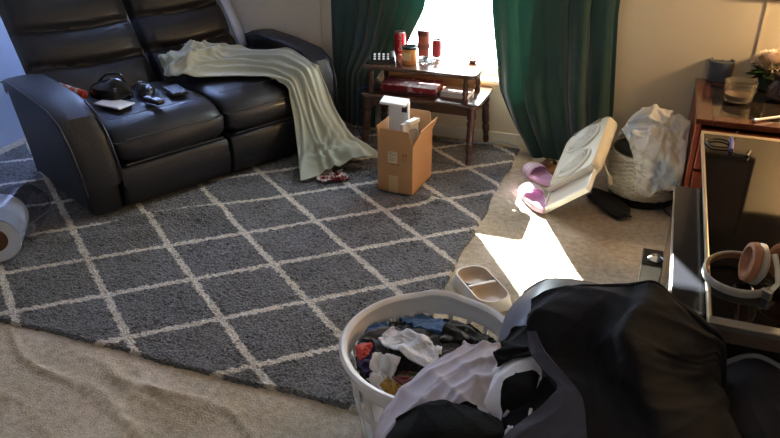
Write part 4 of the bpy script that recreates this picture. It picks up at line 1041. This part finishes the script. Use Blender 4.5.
# red and white patterned cloth on the rug under the blanket end
c = at(333, 176, .03)
G, sp = flat_cloth((c[0], c[1], .03), .20, .16, .011, .5, (.55, .55), .012, 9)
G = cloth(G, sp, [rugfloor], steps=90, selfr=.8)
tag(cloth_obj('patterned_cloth', G, fabric('red_print_cloth', 'cfc6bf', col2='6d1620', pscale=38, thresh=.5), thick=.003, amp=.02, lam=.05), 'crumpled red and white patterned cloth on the rug at the end of the sage blanket', 'cloth')

# ------------------------------------------------------------------ blankets stuffed in the woven basket
HB = HeightField(-.35, .55, 3.05, 3.95, .01)
HB.h[np.hypot(HB.X-BKC[0], HB.Y-BKC[1]) < BKR+.016] = .262
HB.dome((BKC[0]+.01, BKC[1]-.01, .21), (.19, .185, .17)); HB.dome((BKC[0]-.01, BKC[1]+.03, .24), (.13, .10, .20)); HB.dome((BKC[0]+.10, BKC[1]+.03, .24), (.10, .12, .17)); HB.dome((BKC[0]+.03, BKC[1]-.12, .18), (.13, .08, .15))
bcols = [HB.push, outside_cyl(BKC, BKR+.006, BKH), boxpush(((dx0+dx1)/2, (dy0+dy1)/2, .25), ((dx1-dx0)/2, (dy1-dy0)/2, .25)), floorpush]
M['minky'] = fabric('grey_minky', 'cfccc4', .95, .06, .5, .5, 200, 'aebccb', 7, .60)
G, sp = flat_cloth((BKC[0]+.058, BKC[1]-.030, .47), .43, .52, .0145, .42, (.80, .80), .05, 21)
G = cloth(G, sp, bcols, steps=100, iters=8, fr=.9, selfr=.85, selfevery=2, damp=.95, bend=.05)
G = wrinkle_cloth(G, .060, .15, 9, 2, 0, 4)
G = wrinkle_cloth(G, .030, .055, 17, 2, 0, 5)
Q = G.reshape(-1, 3)
for k in range(3):
    for f in bcols: f(Q, .008)
G = smooth2(Q.reshape(G.shape), 1)
tag(MB().grid(G).build('plush_blanket', M['minky'], None, solid=.006, fix=False, angle=180), 'pale grey plush blanket with bluish patches heaped in the woven basket', 'blanket')

# ------------------------------------------------------------------ laundry basket with clothes
LBC = np.array([-.455, 1.60]); LBR = .242; LBH = .30
lb = thing('laundry_basket', 'round white plastic laundry basket full of clothes on the corner of the rug', 'laundry basket', (LBC[0], LBC[1], .0235))
M['lb_white'] = mat('white_basket_plastic', 'dcdce0', .38, var=.02)
ns_, nr_ = 96, 22; mb = MB(); V = []
def lbr(z): return LBR*(.80+.20*(z/LBH)**.8)
for j in range(nr_+1):
    z = LBH*j/nr_
    for i in range(ns_):
        a = 2*PI*i/ns_; mb.v.append((lbr(z)*math.cos(a), lbr(z)*math.sin(a), z))
for j in range(nr_):
    for i in range(ns_):
        hole = (i % 4 != 0) and (3 <= j < 10 or 12 <= j < 18)
        if not hole: mb.f.append((j*ns_+i, j*ns_+(i+1) % ns_, (j+1)*ns_+(i+1) % ns_, (j+1)*ns_+i))
mb.f.append(tuple(range(ns_-1, -1, -1)))
mb.build('wall_lattice', M['lb_white'], lb, world=False, solid=.004, fix=False)
mb = MB(); prof = [(-.004, -.018), (.010, -.016), (.017, -.006), (.018, .004), (.011, .011), (.002, .010), (-.006, .002)]
rows = []
for i in range(121):
    a = 2*PI*i/120; hb = .010*math.exp(-((((a-1.75+PI) % (2*PI))-PI)/.24)**4)
    rows.append([((LBR+r_)*math.cos(a), (LBR+r_)*math.sin(a), LBH+z+hb) for r_, z in prof+[prof[0]]])
mb.grid(np.array(rows)); mb.build('rim', M['lb_white'], lb, world=False)

HF = HeightField(-1.05, .85, .45, 2.25, .01)
dxy = np.hypot(HF.X-LBC[0], HF.Y-LBC[1]); HF.h[dxy < LBR+.03] = .262
HF.dome((LBC[0]+.02, LBC[1]-.01, .15), (.24, .24, .165))
incyl = inside_cyl(LBC, LBR-.030)
GRP = None
def toss(name, px, py, w, h, m, label, cat='clothes', rz=0., sq=.55, seed=0, z=.36, noise=.03, sp=.011, steps=70, cols=None, thick=.004, wave=(.0, 5), selfr=.8, fr=.85, raster=True, sub=1, bend=.06, parent=None, amp=.014, lam=.055, aniso=0, n=5, pinrow=None, xyd=.4):
    c = at(px, py, z-.05) if not isinstance(px, (tuple, np.ndarray, list)) else px
    sqq = sq if isinstance(sq, tuple) else (sq, sq)
    if isinstance(px, list):      # four corners: near left, near right, far right, far left
        c4 = [np.array(q_, float) for q_ in px]; ww = (np.linalg.norm(c4[1]-c4[0])+np.linalg.norm(c4[2]-c4[3]))/2; hh = (np.linalg.norm(c4[3]-c4[0])+np.linalg.norm(c4[2]-c4[1]))/2
        F0, spp = flat_cloth((0, 0, 0), ww/sqq[0], hh/sqq[1], sp, 0, sqq, noise, seed, wave)
        a_ = np.clip(F0[..., :1]/ww+.5, -.1, 1.1); b_ = np.clip(F0[..., 1:2]/hh+.5, -.1, 1.1)
        G = (c4[0]*(1-a_)+c4[1]*a_)*(1-b_)+(c4[3]*(1-a_)+c4[2]*a_)*b_; G[..., 2] += F0[..., 2]
    else: G, spp = flat_cloth((c[0], c[1], z), w, h, sp, rz, sqq, noise, seed, wave)
    pins = None
    if pinrow:                    # one row of the sheet is held along a given line (a fold that something underneath holds up)
        fr_, line = pinrow; ny_, nx_ = G.shape[:2]; jr = int(round(fr_*(ny_-1))); ln = np.array(line, float)
        tt = np.r_[0, np.cumsum(np.linalg.norm(np.diff(ln, axis=0), axis=1))]; tt /= tt[-1]
        q_ = np.linspace(0, 1, nx_); pos = np.stack([np.interp(q_, tt, ln[:, k]) for k in range(3)], -1)
        pins = (np.arange(nx_)+jr*nx_, pos); G[jr] = pos
        for j_ in range(jr+1, ny_): G[j_] = pos+np.array([0, .004, -.016])*(j_-jr)
    G = cloth(G, spp, cols if cols else [HF.push, incyl, rugfloor], steps=steps, selfr=selfr, fr=fr, t=.005, bend=bend, pins=pins, xyd=xyd)
    G = wrinkle_cloth(G, amp, lam, seed, 3, aniso, n, keep=(pinrow[0]*(G.shape[0]-1) if pinrow else None))
    if raster: HF.raster(G)
    o = MB().grid(G).build(name, m, None, solid=thick, fix=False, angle=180)
    return tag(o, label, cat), G
M['denim'] = fabric('denim', '31527d', .9, .12); M['denim_d'] = fabric('dark_denim', '1d2a40', .9, .15)
M['blackc'] = fabric('black_cotton', '101013', .95, .1, .02); M['greyc'] = fabric('heather_grey', '4c4b52', .95, .1)
M['whitec'] = fabric('white_terry', 'd3d3d8', .95, .04, .3, .8, 160); M['must'] = fabric('mustard_knit', 'a5823f', .95, .1)
M['purple'] = fabric('purple_cotton', '4d4272', .95, .1); M['coral'] = fabric('coral_cotton', 'c4524f', .95, .08)
M['lilacc'] = fabric('lilac_grey_cotton', 'b3adb9', .95, .05, .15, .3, 260); M['lav'] = fabric('lavender_cotton', '8e7fae', .95, .06)
toss('black_shirt', 418, 350, .55, .5, M['blackc'], 'black shirt spread under the other clothes in the laundry basket', sq=.72, seed=1)
toss('dark_jeans', 362, 348, .30, .34, M['denim_d'], 'dark blue jeans tucked against the left rim of the laundry basket', seed=2, sq=.55)
toss('denim_shirt', 362, 330, .24, .2, M['denim'], 'blue denim shirt at the back left rim of the laundry basket', seed=14, rz=.6, sq=.55, z=.38)
toss('purple_top', 350, 352, .17, .2, M['purple'], 'purple top at the left rim of the laundry basket', seed=4, sq=.5, z=.38)
toss('grey_sweatshirt', 420, 333, .38, .3, M['greyc'], 'heather grey sweatshirt across the back of the laundry basket', seed=5, rz=-.3, sq=(.66, .6), z=.40)
toss('black_print_shirt', 420, 362, .26, .22, fabric('black_white_print', '101014', col2='9a9aa2', pscale=26, thresh=.66), 'black shirt with small white print in the middle of the laundry basket', seed=6, sq=.6, z=.40)
toss('blue_jeans', 440, 318, .30, .15, M['denim'], 'blue jeans along the back rim of the laundry basket', seed=3, rz=-.5, sq=(.6, .5), z=.42)
toss('white_shirt', 414, 333, .24, .11, M['whitec'], 'white shirt lying over the grey sweatshirt in the laundry basket', seed=10, rz=-.45, sq=(.75, .6), z=.43, noise=.022)
toss('white_towel', 377, 347, .15, .25, M['whitec'], 'white terry towel in the left half of the laundry basket', seed=11, rz=-.25, sq=(.5, .75), z=.45, noise=.022)
toss('white_sock', 403, 353, .11, .09, M['whitec'], 'short white sock right of the white towel in the laundry basket', seed=12, rz=.6, sq=.6, z=.45)
toss('mustard_sweater', 385, 386, .24, .19, M['must'], 'mustard yellow sweater at the near rim of the laundry basket', seed=7, sq=.6, z=.45, noise=.022)
toss('red_plaid_cloth', 414, 370, .12, .10, fabric('dark_plaid', '5b1c22', col2='2f4a2c', pscale=30), 'small dark red and green cloth beside the mustard sweater', seed=8, sq=.6, z=.40)
toss('coral_sock', 353, 338, .12, .09, M['coral'], 'small coral red sock at the left of the laundry basket', seed=9, sq=.5, z=.42)
toss('lace_top', 464, 325, .22, .2, fabric('black_lace', '0e0e11', col2='8d8d90', pscale=24, thresh=.68), 'black top with white lace at the right side of the laundry basket', seed=13, sq=.5, z=.42)
toss('lavender_top', 482, 338, .24, .2, fabric('lavender_dye', '3c3366', col2='a79bc6', pscale=7, thresh=.52), 'purple and lavender top at the right rim of the laundry basket', seed=15, sq=.5, z=.43)

# ------------------------------------------------------------------ the heap of clothes nearest the viewer
HF.h[np.abs(dxy-LBR-.008) < .022] = np.maximum(HF.h[np.abs(dxy-LBR-.008) < .022], .316)
open_cols = [HF.push, floorpush]
M['greyv'] = mat('grey_nylon', '5c5d62', .40, bump=.15, bscale=30, var=.05, vscale=4)
stand_push = boxpush(((stx0+stx1)/2, (sty0+sty1)/2, .225), ((stx1-stx0)/2, (sty1-sty0)/2, .225)); panel_push = boxpush(((px0+px1)/2, (py0+py1)/2, .475), ((px1-px0)/2, (py1-py0)/2+.018, .027))
def spline_rows(C, n, axis):
    """Catmull-Rom through control points along one axis"""
    C = np.moveaxis(C, axis, 0); m = len(C); t = np.linspace(0, m-1.0001, n); i = t.astype(int); f = (t-i)[:, None, None]
    p0, p1, p2, p3 = C[np.maximum(i-1, 0)], C[i], C[np.minimum(i+1, m-1)], C[np.minimum(i+2, m-1)]
    R = .5*(2*p1+(p2-p0)*f+(2*p0-5*p1+4*p2-p3)*f*f+(3*p1-p0-3*p2+p3)*f**3)
    return np.moveaxis(R, 0, axis)
def garment(name, rows, m, label, amp=.012, lam=.08, seed=1, n=5, aniso=0, behind=0, side=0, res=(70, 60), thick=.004, t=.008, push=True, cat='clothes', sharp=0):
    """a garment lying on the heap: rows of (pixel x, pixel y, height) from its far edge to its near edge, folds added on top"""
    C = np.array([[at(*q_) for q_ in r_] for r_ in rows])
    if behind:                    # the sheet turns over its far crest and hangs down behind it
        b_ = C[0].copy(); b_[:, 1] += .035; b_[:, 0] += .012; b_[:, 2] -= behind; b2 = C[0].copy(); b2[:, 1] += .012; b2[:, 2] -= .012; C = np.concatenate([[b_], [b2], C])
    if side:                      # and over its right-hand edge
        e_ = C[:, -1:].copy(); e_[..., 0] += .03; e_[..., 2] -= side; C = np.concatenate([C, e_], 1)
    G = spline_rows(spline_rows(C, res[0], 0), res[1], 1)
    G = wrinkle_cloth(G, amp, lam, seed, 2, aniso, n)
    Q = G.reshape(-1, 3)
    for k in range(3 if push else 0):
        HF.push(Q, t); stand_push(Q, .004); panel_push(Q, .004)
        Q = smooth2(Q.reshape(G.shape), 1).reshape(-1, 3)
    G = Q.reshape(G.shape); HF.raster(G)
    return tag(MB().grid(G).build(name, m, None, solid=thick, fix=False, angle=180), label, cat), G
M['hood'] = fabric('charcoal_fleece', '1b1d25', .95, .06, .03, .4, 260); M['char'] = fabric('slate_fleece', '45454f', .95, .06, .05, .4, 260); M['navy'] = fabric('navy_fleece', '272833', .95, .08, .05, .4, 260)
garment('grey_jacket', [[(522, 295, .36), (545, 282, .42), (575, 283, .43), (605, 288, .43)], [(507, 313, .36), (530, 300, .445), (562, 299, .47), (605, 303, .47)], [(500, 335, .36), (520, 330, .43), (550, 330, .46), (592, 335, .47)], [(497, 356, .35), (515, 356, .41), (542, 358, .43), (585, 362, .45)], [(500, 372, .33), (518, 375, .37), (545, 378, .40), (585, 385, .42)]],
        M['greyv'], 'smooth grey padded jacket bulging up between the laundry basket and the dark hoodie', .006, .2, 30, 3, behind=.16)
garment('lilac_grey_shirt', [[(456, 352, .38), (474, 347, .41), (492, 348, .42), (512, 353, .42)], [(432, 363, .355), (455, 362, .41), (480, 363, .44), (505, 373, .44)], [(408, 384, .345), (435, 381, .41), (465, 386, .44), (497, 395, .44)], [(389, 409, .34), (420, 406, .40), (455, 409, .43), (490, 415, .43)], [(374, 437, .33), (405, 433, .38), (440, 433, .41), (482, 437, .42)], [(366, 475, .27), (400, 475, .33), (440, 475, .37), (482, 475, .39)]],
        M['lilacc'], 'lilac grey shirt spilling over the near rim of the laundry basket', .026, .085, 41, 6, 0, behind=.05, res=(80, 80))
garment('white_sweatshirt', [[(504, 356, .45), (519, 351, .47), (537, 350, .48)], [(496, 368, .45), (515, 360, .49), (541, 362, .50)], [(489, 386, .45), (512, 381, .495), (541, 385, .49)], [(486, 405, .44), (508, 399, .48), (537, 402, .47)], [(489, 422, .42), (510, 418, .45), (537, 420, .44)]],
        fabric('white_fleece', 'd2d0d5', .9, .04, .2, .3, 260), 'smooth white sweatshirt between the lilac grey shirt and the dark hoodie', .010, .09, 32, 3, behind=.06)
garment('black_beanie', [[(504, 346, .47), (517, 331, .49), (534, 330, .50)], [(497, 360, .475), (512, 352, .505), (534, 350, .51)], [(503, 370, .46), (515, 364, .49), (534, 362, .50)]],
        M['blackc'], 'small black knitted thing propped between the grey jacket and the white sweatshirt', .012, .05, 33, 4, behind=.08)
garment('black_joggers', [[(507, 397, .46), (525, 384, .485), (548, 381, .50), (575, 392, .50)], [(502, 416, .455), (525, 408, .48), (550, 406, .49), (580, 412, .50)], [(499, 442, .44), (525, 442, .47), (555, 442, .48), (585, 442, .48)], [(497, 480, .40), (525, 480, .42), (555, 480, .44), (590, 480, .44)]],
        M['blackc'], 'black joggers with a pale drawstring, below the white sweatshirt', .012, .09, 35, 4, behind=.03)
HF.prep()
def on_heap(px, py, lift=.008):
    z = .46
    for _ in range(14):
        q = at(px, py, z); z = .5*z+.5*(float(HF.samp(HF.hs, q[None])[0])+lift)
    return at(px, py, z)
M['draw'] = mat('pale_drawstring', 'c9c9d2', .8)
ds_ = thing('drawstring', 'pale looped drawstring lying on the black joggers', 'drawstring', on_heap(520, 410))
MB().tube(smooth_path([on_heap(x, y) for x, y in [(508, 411), (504, 417), (505, 424), (513, 429), (524, 432), (531, 430)]]), .0036, 8).build('loop', M['draw'], ds_)
MB().tube(smooth_path([on_heap(x, y) for x, y in [(531, 409), (530, 416), (533, 424), (538, 428)]]), .0036, 8).build('cord_end', M['draw'], ds_)
MB().tube(smooth_path([on_heap(x, y) for x, y in [(506, 438), (507, 431), (513, 427)]]), .0036, 8).build('cord_end', M['draw'], ds_)
garment('black_sweatshirt', [[(396, 424, .41), (425, 409, .445), (460, 408, .46), (503, 424, .46)], [(386, 441, .41), (425, 432, .455), (462, 432, .47), (505, 441, .46)], [(378, 478, .37), (425, 478, .42), (462, 478, .43), (505, 478, .42)]],
        M['blackc'], 'black sweatshirt at the near end of the heap, lying on the lilac grey shirt', .012, .10, 34, 4, behind=.04)
garment('dark_hoodie', [[(532, 304, .555), (547, 294, .58), (572, 290, .59), (600, 289, .60), (630, 288.5, .61), (655, 286, .63), (680, 308, .58), (703, 329, .53), (720, 345, .48)],
                        [(530, 318, .56), (547, 308, .585), (572, 304, .60), (600, 305, .605), (625, 310, .61), (643, 305, .63), (676, 322, .575), (701, 338, .525), (720, 349, .478)],
                        [(529, 338, .545), (548, 332, .57), (572, 330, .575), (596, 333, .57), (612, 337, .595), (628, 330, .625), (668, 344, .56), (698, 352, .51), (719, 354, .47)],
                        [(536, 362, .53), (553, 358, .54), (574, 356, .535), (597, 356, .53), (616, 360, .56), (633, 357, .595), (668, 363, .52), (695, 366, .48), (714, 364, .45)],
                        [(556, 388, .53), (570, 386, .53), (588, 384, .515), (606, 385, .505), (624, 388, .52), (642, 390, .545), (672, 390, .50), (697, 388, .46), (716, 384, .43)],
                        [(572, 412, .52), (584, 412, .52), (600, 412, .51), (618, 412, .50), (636, 414, .505), (655, 415, .52), (682, 414, .49), (705, 410, .45), (724, 404, .41)],
                        [(576, 445, .50), (590, 445, .50), (608, 445, .495), (628, 445, .49), (648, 445, .49), (668, 445, .495), (695, 443, .47), (718, 440, .43), (740, 436, .39)],
                        [(580, 500, .44), (596, 500, .44), (616, 500, .44), (638, 500, .44), (660, 500, .44), (682, 500, .44), (708, 498, .42), (734, 494, .38), (758, 488, .34)]],
        M['hood'], 'large charcoal hoodie heaped up nearest the viewer, rising to a folded point', .017, .13, 39, 5, behind=.20, side=.14, res=(90, 100), t=.014)
garment('slate_sweatpants', [[(529, 332, .553), (537, 332, .568)], [(531, 350, .545), (543, 348, .563)], [(542, 368, .54), (558, 367, .56)], [(558, 386, .54), (578, 390, .553)], [(546, 402, .53), (584, 404, .548)], [(522, 421, .505), (586, 424, .54)], [(500, 442, .485), (588, 446, .525)], [(478, 485, .42), (592, 495, .46)]],
        M['char'], 'slate grey sweatpants leg at the lower left of the dark hoodie', .010, .09, 37, 3, res=(70, 40))
o, G = garment('navy_sweatshirt', [[(712, 372, .33), (733, 362, .355), (758, 358, .365), (785, 372, .355), (815, 390, .34)], [(716, 388, .35), (740, 378, .385), (765, 377, .39), (792, 388, .375), (820, 402, .36)], [(722, 408, .35), (746, 402, .375), (772, 402, .38), (798, 408, .365), (825, 418, .35)], [(735, 440, .35), (756, 436, .37), (782, 436, .37), (806, 440, .355), (830, 446, .34)], [(745, 490, .27), (770, 490, .29), (795, 490, .29), (815, 490, .28), (835, 490, .27)]],
        M['navy'], 'navy sweatshirt with a pale hem at the lower right, below the glossy panel', .018, .12, 38, 4, behind=.10, t=.012)
j_ = 45
hem = MB().tube([tuple(p_+np.array([0, 0, .004])) for p_ in G[j_][4:-4:2]], .0095, 8).build('hem', fabric('pale_ribbed_hem', 'a09fa5', .95, .05), None)
hem.location = Vector(hem.location)-Vector(o.location); hem.parent = o; hem['label'] = 'pale ribbed hem'

# ------------------------------------------------------------------ double pet bowl
a, b = at(469, 275, .02), at(495, 304, .02); pc = (a+b)/2; d = b-a
pb = thing('pet_bowl', 'cream double pet bowl on the beige carpet beside the rug edge', 'pet bowl', (pc[0], pc[1], .002), math.atan2(d[1], d[0]))
M['bowl'] = mat('cream_bowl_plastic', 'e3dacd', .45, var=.03); M['bowl_in'] = mat('bowl_basin', 'c6b29e', .4)
L2, W2, BH = .140, .075, .046
def loop_(k, z, n=12):
    return [(x, y, z) for x, y in rrect(-L2*k if False else -(L2-(1-k)*.08), L2-(1-k)*.08, -(W2-(1-k)*.08), W2-(1-k)*.08, .055-(1-k)*.03, n)]
mb = MB(); lv = [loop_(1.05, 0), loop_(1.0, .012), loop_(.92, BH-.006), loop_(.90, BH), loop_(.84, BH)]
n = len(lv[0])
for l_ in lv: mb.v += l_
for i in range(len(lv)-1):
    for q in range(n): mb.f.append((i*n+q, i*n+(q+1) % n, (i+1)*n+(q+1) % n, (i+1)*n+q))
mb.f.append(tuple(range(n-1, -1, -1)))
mb.build('shell', M['bowl'], pb, world=False, angle=50)
MB().box((0, 0, BH-.008), (.018, 2*W2-.03, .016)).build('divider', mat('bowl_rim', 'd9cfc2', .4), pb, world=False, smooth=False, bevel=.005)
for sgn in (-1, 1):
    cxx = sgn*.070; mb = MB(); lv = []
    for k, z in [(1, BH-.001), (.96, BH-.006), (.88, .022), (.74, .013), (.3, .011)]:
        lv.append([(cxx+x, y, z) for x, y in rrect(-.062*k, .062*k, -.064*k, .064*k, .042*k, 8)])
    n = len(lv[0])
    for l_ in lv: mb.v += l_
    for i in range(len(lv)-1):
        for q in range(n): mb.f.append((i*n+q, i*n+(q+1) % n, (i+1)*n+(q+1) % n, (i+1)*n+q))
    mb.f.append(tuple((len(lv)-1)*n+q for q in range(n)))
    mb.build('basin', M['bowl_in'], pb, world=False, angle=60)

# ------------------------------------------------------------------ paper roll in clear wrap, at the left edge
rp = np.array([-2.405, 1.90, .126]); ax_ = np.array([-.60, .80, 0])
rl = thing('paper_towel_roll', 'large white paper towel roll in clear wrap at the left edge of the rug', 'paper roll', (rp[0], rp[1], .02))
M['paper'] = mat('white_tissue', 'c6cfdf', .9, bump=.5, bscale=60, var=.05)
MB().lathe([(.052, .0), (.100, .0), (.103, .004), (.103, .236), (.100, .24), (.052, .24), (.052, .0)], rp, 48, ax_).build('roll', M['paper'], rl)
MB().lathe([(.0525, -.002), (.0525, .242), (.047, .242), (.047, -.002), (.0525, -.002)], rp, 40, ax_).build('core_tube', mat('brown_card_core', '6d4b35', .85), rl)
mb = MB(); na_, nb_ = 64, 30; G = np.zeros((nb_, na_+1, 3)); e1_ = np.array([.80, .60, 0]); e2_ = np.array([0, 0, 1.])
for j in range(nb_):
    t_ = -.02+.37*j/(nb_-1)
    for i in range(na_+1):
        a = 2*PI*i/na_; r_ = .1045 if t_ < .245 else .1045*(1-max(0, (t_-.245)/.105)**1.2*.62)
        r_ += (.004*math.sin(5*a+t_*30)+.003*math.sin(9*a+t_*14))*(0.15+max(0, t_-.2)*6)+.0015
        q = rp+ax_*min(t_, .26)+(ax_*.55+e1_*.85)*max(0, t_-.10)*.62+e1_*math.cos(a)*r_+e2_*math.sin(a)*r_; q[2] = max(q[2], .0195); G[j, i] = q
mb.grid(G).build('clear_wrap', clear('clear_film', 'dfe4ee', .25, .12), rl, fix=False)

# ------------------------------------------------------------------ things left on the near seat
def on_seat(px, py, z=.446): return at(px, py, z)
a, b = on_seat(50, 84, .50), on_seat(86, 95, .475)
sn = thing('snack_tube', 'crumpled white and red snack tube in the corner behind the near armrest', 'tube', (a[0], a[1], .44))
MB().tube([a+(b-a)*t_ for t_ in (0, .02, .28, .30)], [.016, .021, .021, .019], 14).build('cap', M['white_plastic'], sn)
MB().tube([a+(b-a)*t_ for t_ in (.30, .5, .62, .8, .98, 1.0)], [.020, .021, .019, .021, .020, .010], 14).build('wrapper', fabric('red_white_print', 'b8402c', .4, .1, 0, .3, 60, 'd8d2ca', 26, .52), sn)
e = on_seat(113, 105, .447); MBp = MB().box((e[0], e[1]+.01, .451), (.17, .10, .008), SRZ+PI/2+.35)
tag(MBp.build('white_envelope', M['white_plastic'], None, smooth=False, bevel=.002), 'white envelope under the black bag on the near seat', 'envelope')
e = on_seat(108, 94, .47)
bg_ = thing('black_bag', 'shiny black bag slumped on the near seat cushion', 'bag', (e[0], e[1]+.02, .452), SRZ+PI/2+.5)
mb = MB(); nA_, nB_ = 40, 20; G = np.zeros((nB_, nA_+1, 3))
for j in range(nB_):
    p_ = PI/2*j/(nB_-1)
    for i in range(nA_+1):
        a = 2*PI*i/nA_; w_ = 1+.05*math.sin(3*a+p_*3)+.04*math.sin(5*a+1)
        G[j, i] = (.115*math.cos(a)*max(0, math.cos(p_))**.6*w_, .065*math.sin(a)*max(0, math.cos(p_))**.6*w_, .085*math.sin(p_)*(1+.15*math.cos(a)))
M['patent'] = mat('black_patent', '0b0b0d', .22, coat=.5, bump=.3, bscale=25)
mb.grid(G).build('pouch', M['patent'], bg_, world=False, sub=1, fix=False)
MB().tube(smooth_path([(-.09, .03, .05), (-.05, .05, .09), (.03, .05, .10), (.09, .02, .06)]), .006, 8).build('strap', M['patent'], bg_, world=False)
MB().box((.07, -.052, .055), (.014, .006, .014)).build('buckle', M['chrome'], bg_, world=False, smooth=False, bevel=.002)
e = on_seat(145, 89.5, .46)
gcx = thing('game_controller', 'black game controller lying on the near seat beside the shiny bag', 'game controller', (e[0], e[1], .450), SRZ+PI/2-.2)
mb = MB(); G = np.zeros((14, 41, 3))
for j in range(14):
    p_ = PI/2*j/13
    for i in range(41):
        a = 2*PI*i/40; cx_, sy_ = math.cos(a), math.sin(a); grip = .022*math.exp(-((abs(cx_)-.8)/.25)**2)*(1 if sy_ < 0 else .1)
        G[j, i] = (.078*cx_*max(0, math.cos(p_))**.5, (.046*sy_-grip)*max(0, math.cos(p_))**.5, .038*math.sin(p_))
body = mb.grid(G).build('shell', M['black_plastic'], gcx, world=False, sub=1, fix=False)
for x, y in [(-.026, -.012), (.026, -.012)]:
    MB().lathe([(.007, 0), (.006, .010), (.011, .012), (.011, .015), (0, .014)], (x, y, .032), 16).build('thumbstick', M['grey_plastic'], gcx, world=False)
for x, y in [(.05, .010), (.062, .0), (.05, -.010), (.038, .0)]:
    MB().lathe([(.0045, 0), (.0045, .006), (0, .007)], (x, y+.008, .026), 12).build('button', M['alu'], gcx, world=False)
MB().box((-.05, .008, .031), (.022, .007, .008)).box((-.05, .008, .031), (.007, .022, .008)).build('direction_pad', M['grey_plastic'], gcx, world=False, smooth=False)
e = on_seat(154, 101, .455)
rm = thing('remote_control', 'small black remote with pale keys at the front edge of the game controller', 'remote control', (e[0], e[1], .4475), SRZ+PI/2+.15)
MB().box((0, 0, .012), (.12, .046, .024)).build('body', M['black_plastic'], rm, world=False, smooth=False, bevel=.008, seg=3)
for k, (x, y) in enumerate([(-.042, -.008), (-.030, -.008), (-.018, -.008), (.008, -.009), (.020, -.009), (.032, -.009), (.008, .008), (.020, .008), (.032, .008)]):
    MB().box((x, y, .0245), (.007, .008, .003)).build('key', M['white_plastic'] if k < 3 else M['alu'], rm, world=False, smooth=False)
e = on_seat(175, 91, .45)
wl = thing('black_wallet', 'flat black wallet with a wrist strap, between the controller and the blanket', 'wallet', (e[0], e[1], .4465), SRZ+PI/2-.1)
MB().box((0, 0, .008), (.15, .085, .016)).build('body', mat('black_grain', '17171a', .45, bump=.4, bscale=120), wl, world=False, smooth=False, bevel=.005)
MB().tube(smooth_path([(-.07, .02, .018), (-.02, .03, .02), (.05, .025, .019), (.08, .0, .01)]), .004, 8, flat=.5).build('strap', M['grey_plastic'], wl, world=False)
MB().tube([(-.07, -.03, .0165), (.07, -.03, .0165)], .0018, 6).build('zip', M['alu'], wl, world=False)

# ------------------------------------------------------------------ hung on the window wall above the dresser (seen in the panel's reflection)
pf = thing('framed_picture', 'dark framed picture on the window wall above the dresser, mirrored in the glossy panel', 'picture', (.46, WY, .9))
MB().box((.455, WY-.012, 1.12), (.27, .022, .44)).build('frame', mat('dark_frame_wood', '1c1512', .4), pf, smooth=False, bevel=.004)
MB().box((.455, WY-.0245, 1.12), (.22, .003, .39)).build('print', mat('dark_print', '2b211d', .6, var=.3, vscale=9), pf, smooth=False)
tp = thing('wall_tapestry', 'dark wall hanging high on the window wall, mirrored in the glossy panel', 'tapestry', (.75, WY, 1.2))
xs_ = np.linspace(.0, 1.6, 60); zs_ = np.linspace(0, 1, 20); G = np.zeros((20, 60, 3))
for j, t_ in enumerate(zs_):
    lo_ = 1.20+.10*np.exp(-((xs_-.30)/.12)**2)+.25*((xs_-.75)/.85)**2; G[j] = np.stack([xs_, WY-.012+.006*np.sin(xs_*22), lo_+(2.2-lo_)*t_], -1)
MB().grid(G).build('cloth', fabric('dark_hanging', '1d1613', .95, .2), tp, solid=.004, fix=False)
MB().tube([(-.05, WY-.016, 2.2), (1.65, WY-.016, 2.2)], .008, 10).build('hanging_rod', M['rod'], tp)

# ------------------------------------------------------------------ light
wd = bpy.data.worlds.new('daylight'); sc.world = wd; wd.use_nodes = True
bg = wd.node_tree.nodes['Background']; bg.inputs[0].default_value = (.85, .92, 1, 1); bg.inputs[1].default_value = 6.0
def area(name, loc, rot, sx_, sy_, power, col, portal=False):
    l = bpy.data.lights.new(name, 'AREA'); l.shape = 'RECTANGLE'; l.size = sx_; l.size_y = sy_; l.energy = power; l.color = col
    if portal: l.cycles.is_portal = True
    o = bpy.data.objects.new(name, l); COL.objects.link(o); o.location = loc; o.rotation_euler = rot; return o
area('window_daylight_portal', ((WX0+WX1)/2, WY+.13, (WZ0+WZ1)/2), (-PI/2, 0, 0), WX1-WX0, WZ1-WZ0, 1, (1, 1, 1), True)
area('added_window_portal', (-.75, FY-.12, 1.90), (PI/2, 0, 0), .5, .3, 1, (1, 1, 1), True)
sun = bpy.data.lights.new('sun', 'SUN'); sun.energy = 24; sun.angle = math.radians(.6); sun.color = (1, .98, .95)
so = bpy.data.objects.new('sun', sun); COL.objects.link(so)
so.rotation_euler = Vector((.5, -.866, -.60)).to_track_quat('-Z', 'Y').to_euler()
lamp = bpy.data.lights.new('lamp_bulb', 'POINT'); lamp.energy = 13; lamp.color = (1, .68, .36); lamp.shadow_soft_size = .08
lo = bpy.data.objects.new('lamp_bulb', lamp); COL.objects.link(lo); lo.location = (1.2, 3.68, 1.15)
sc.view_settings.view_transform = 'Standard'; sc.view_settings.look = 'None'; sc.view_settings.exposure = 2.22; sc.view_settings.gamma = 1
sc.view_settings.use_curve_mapping = False
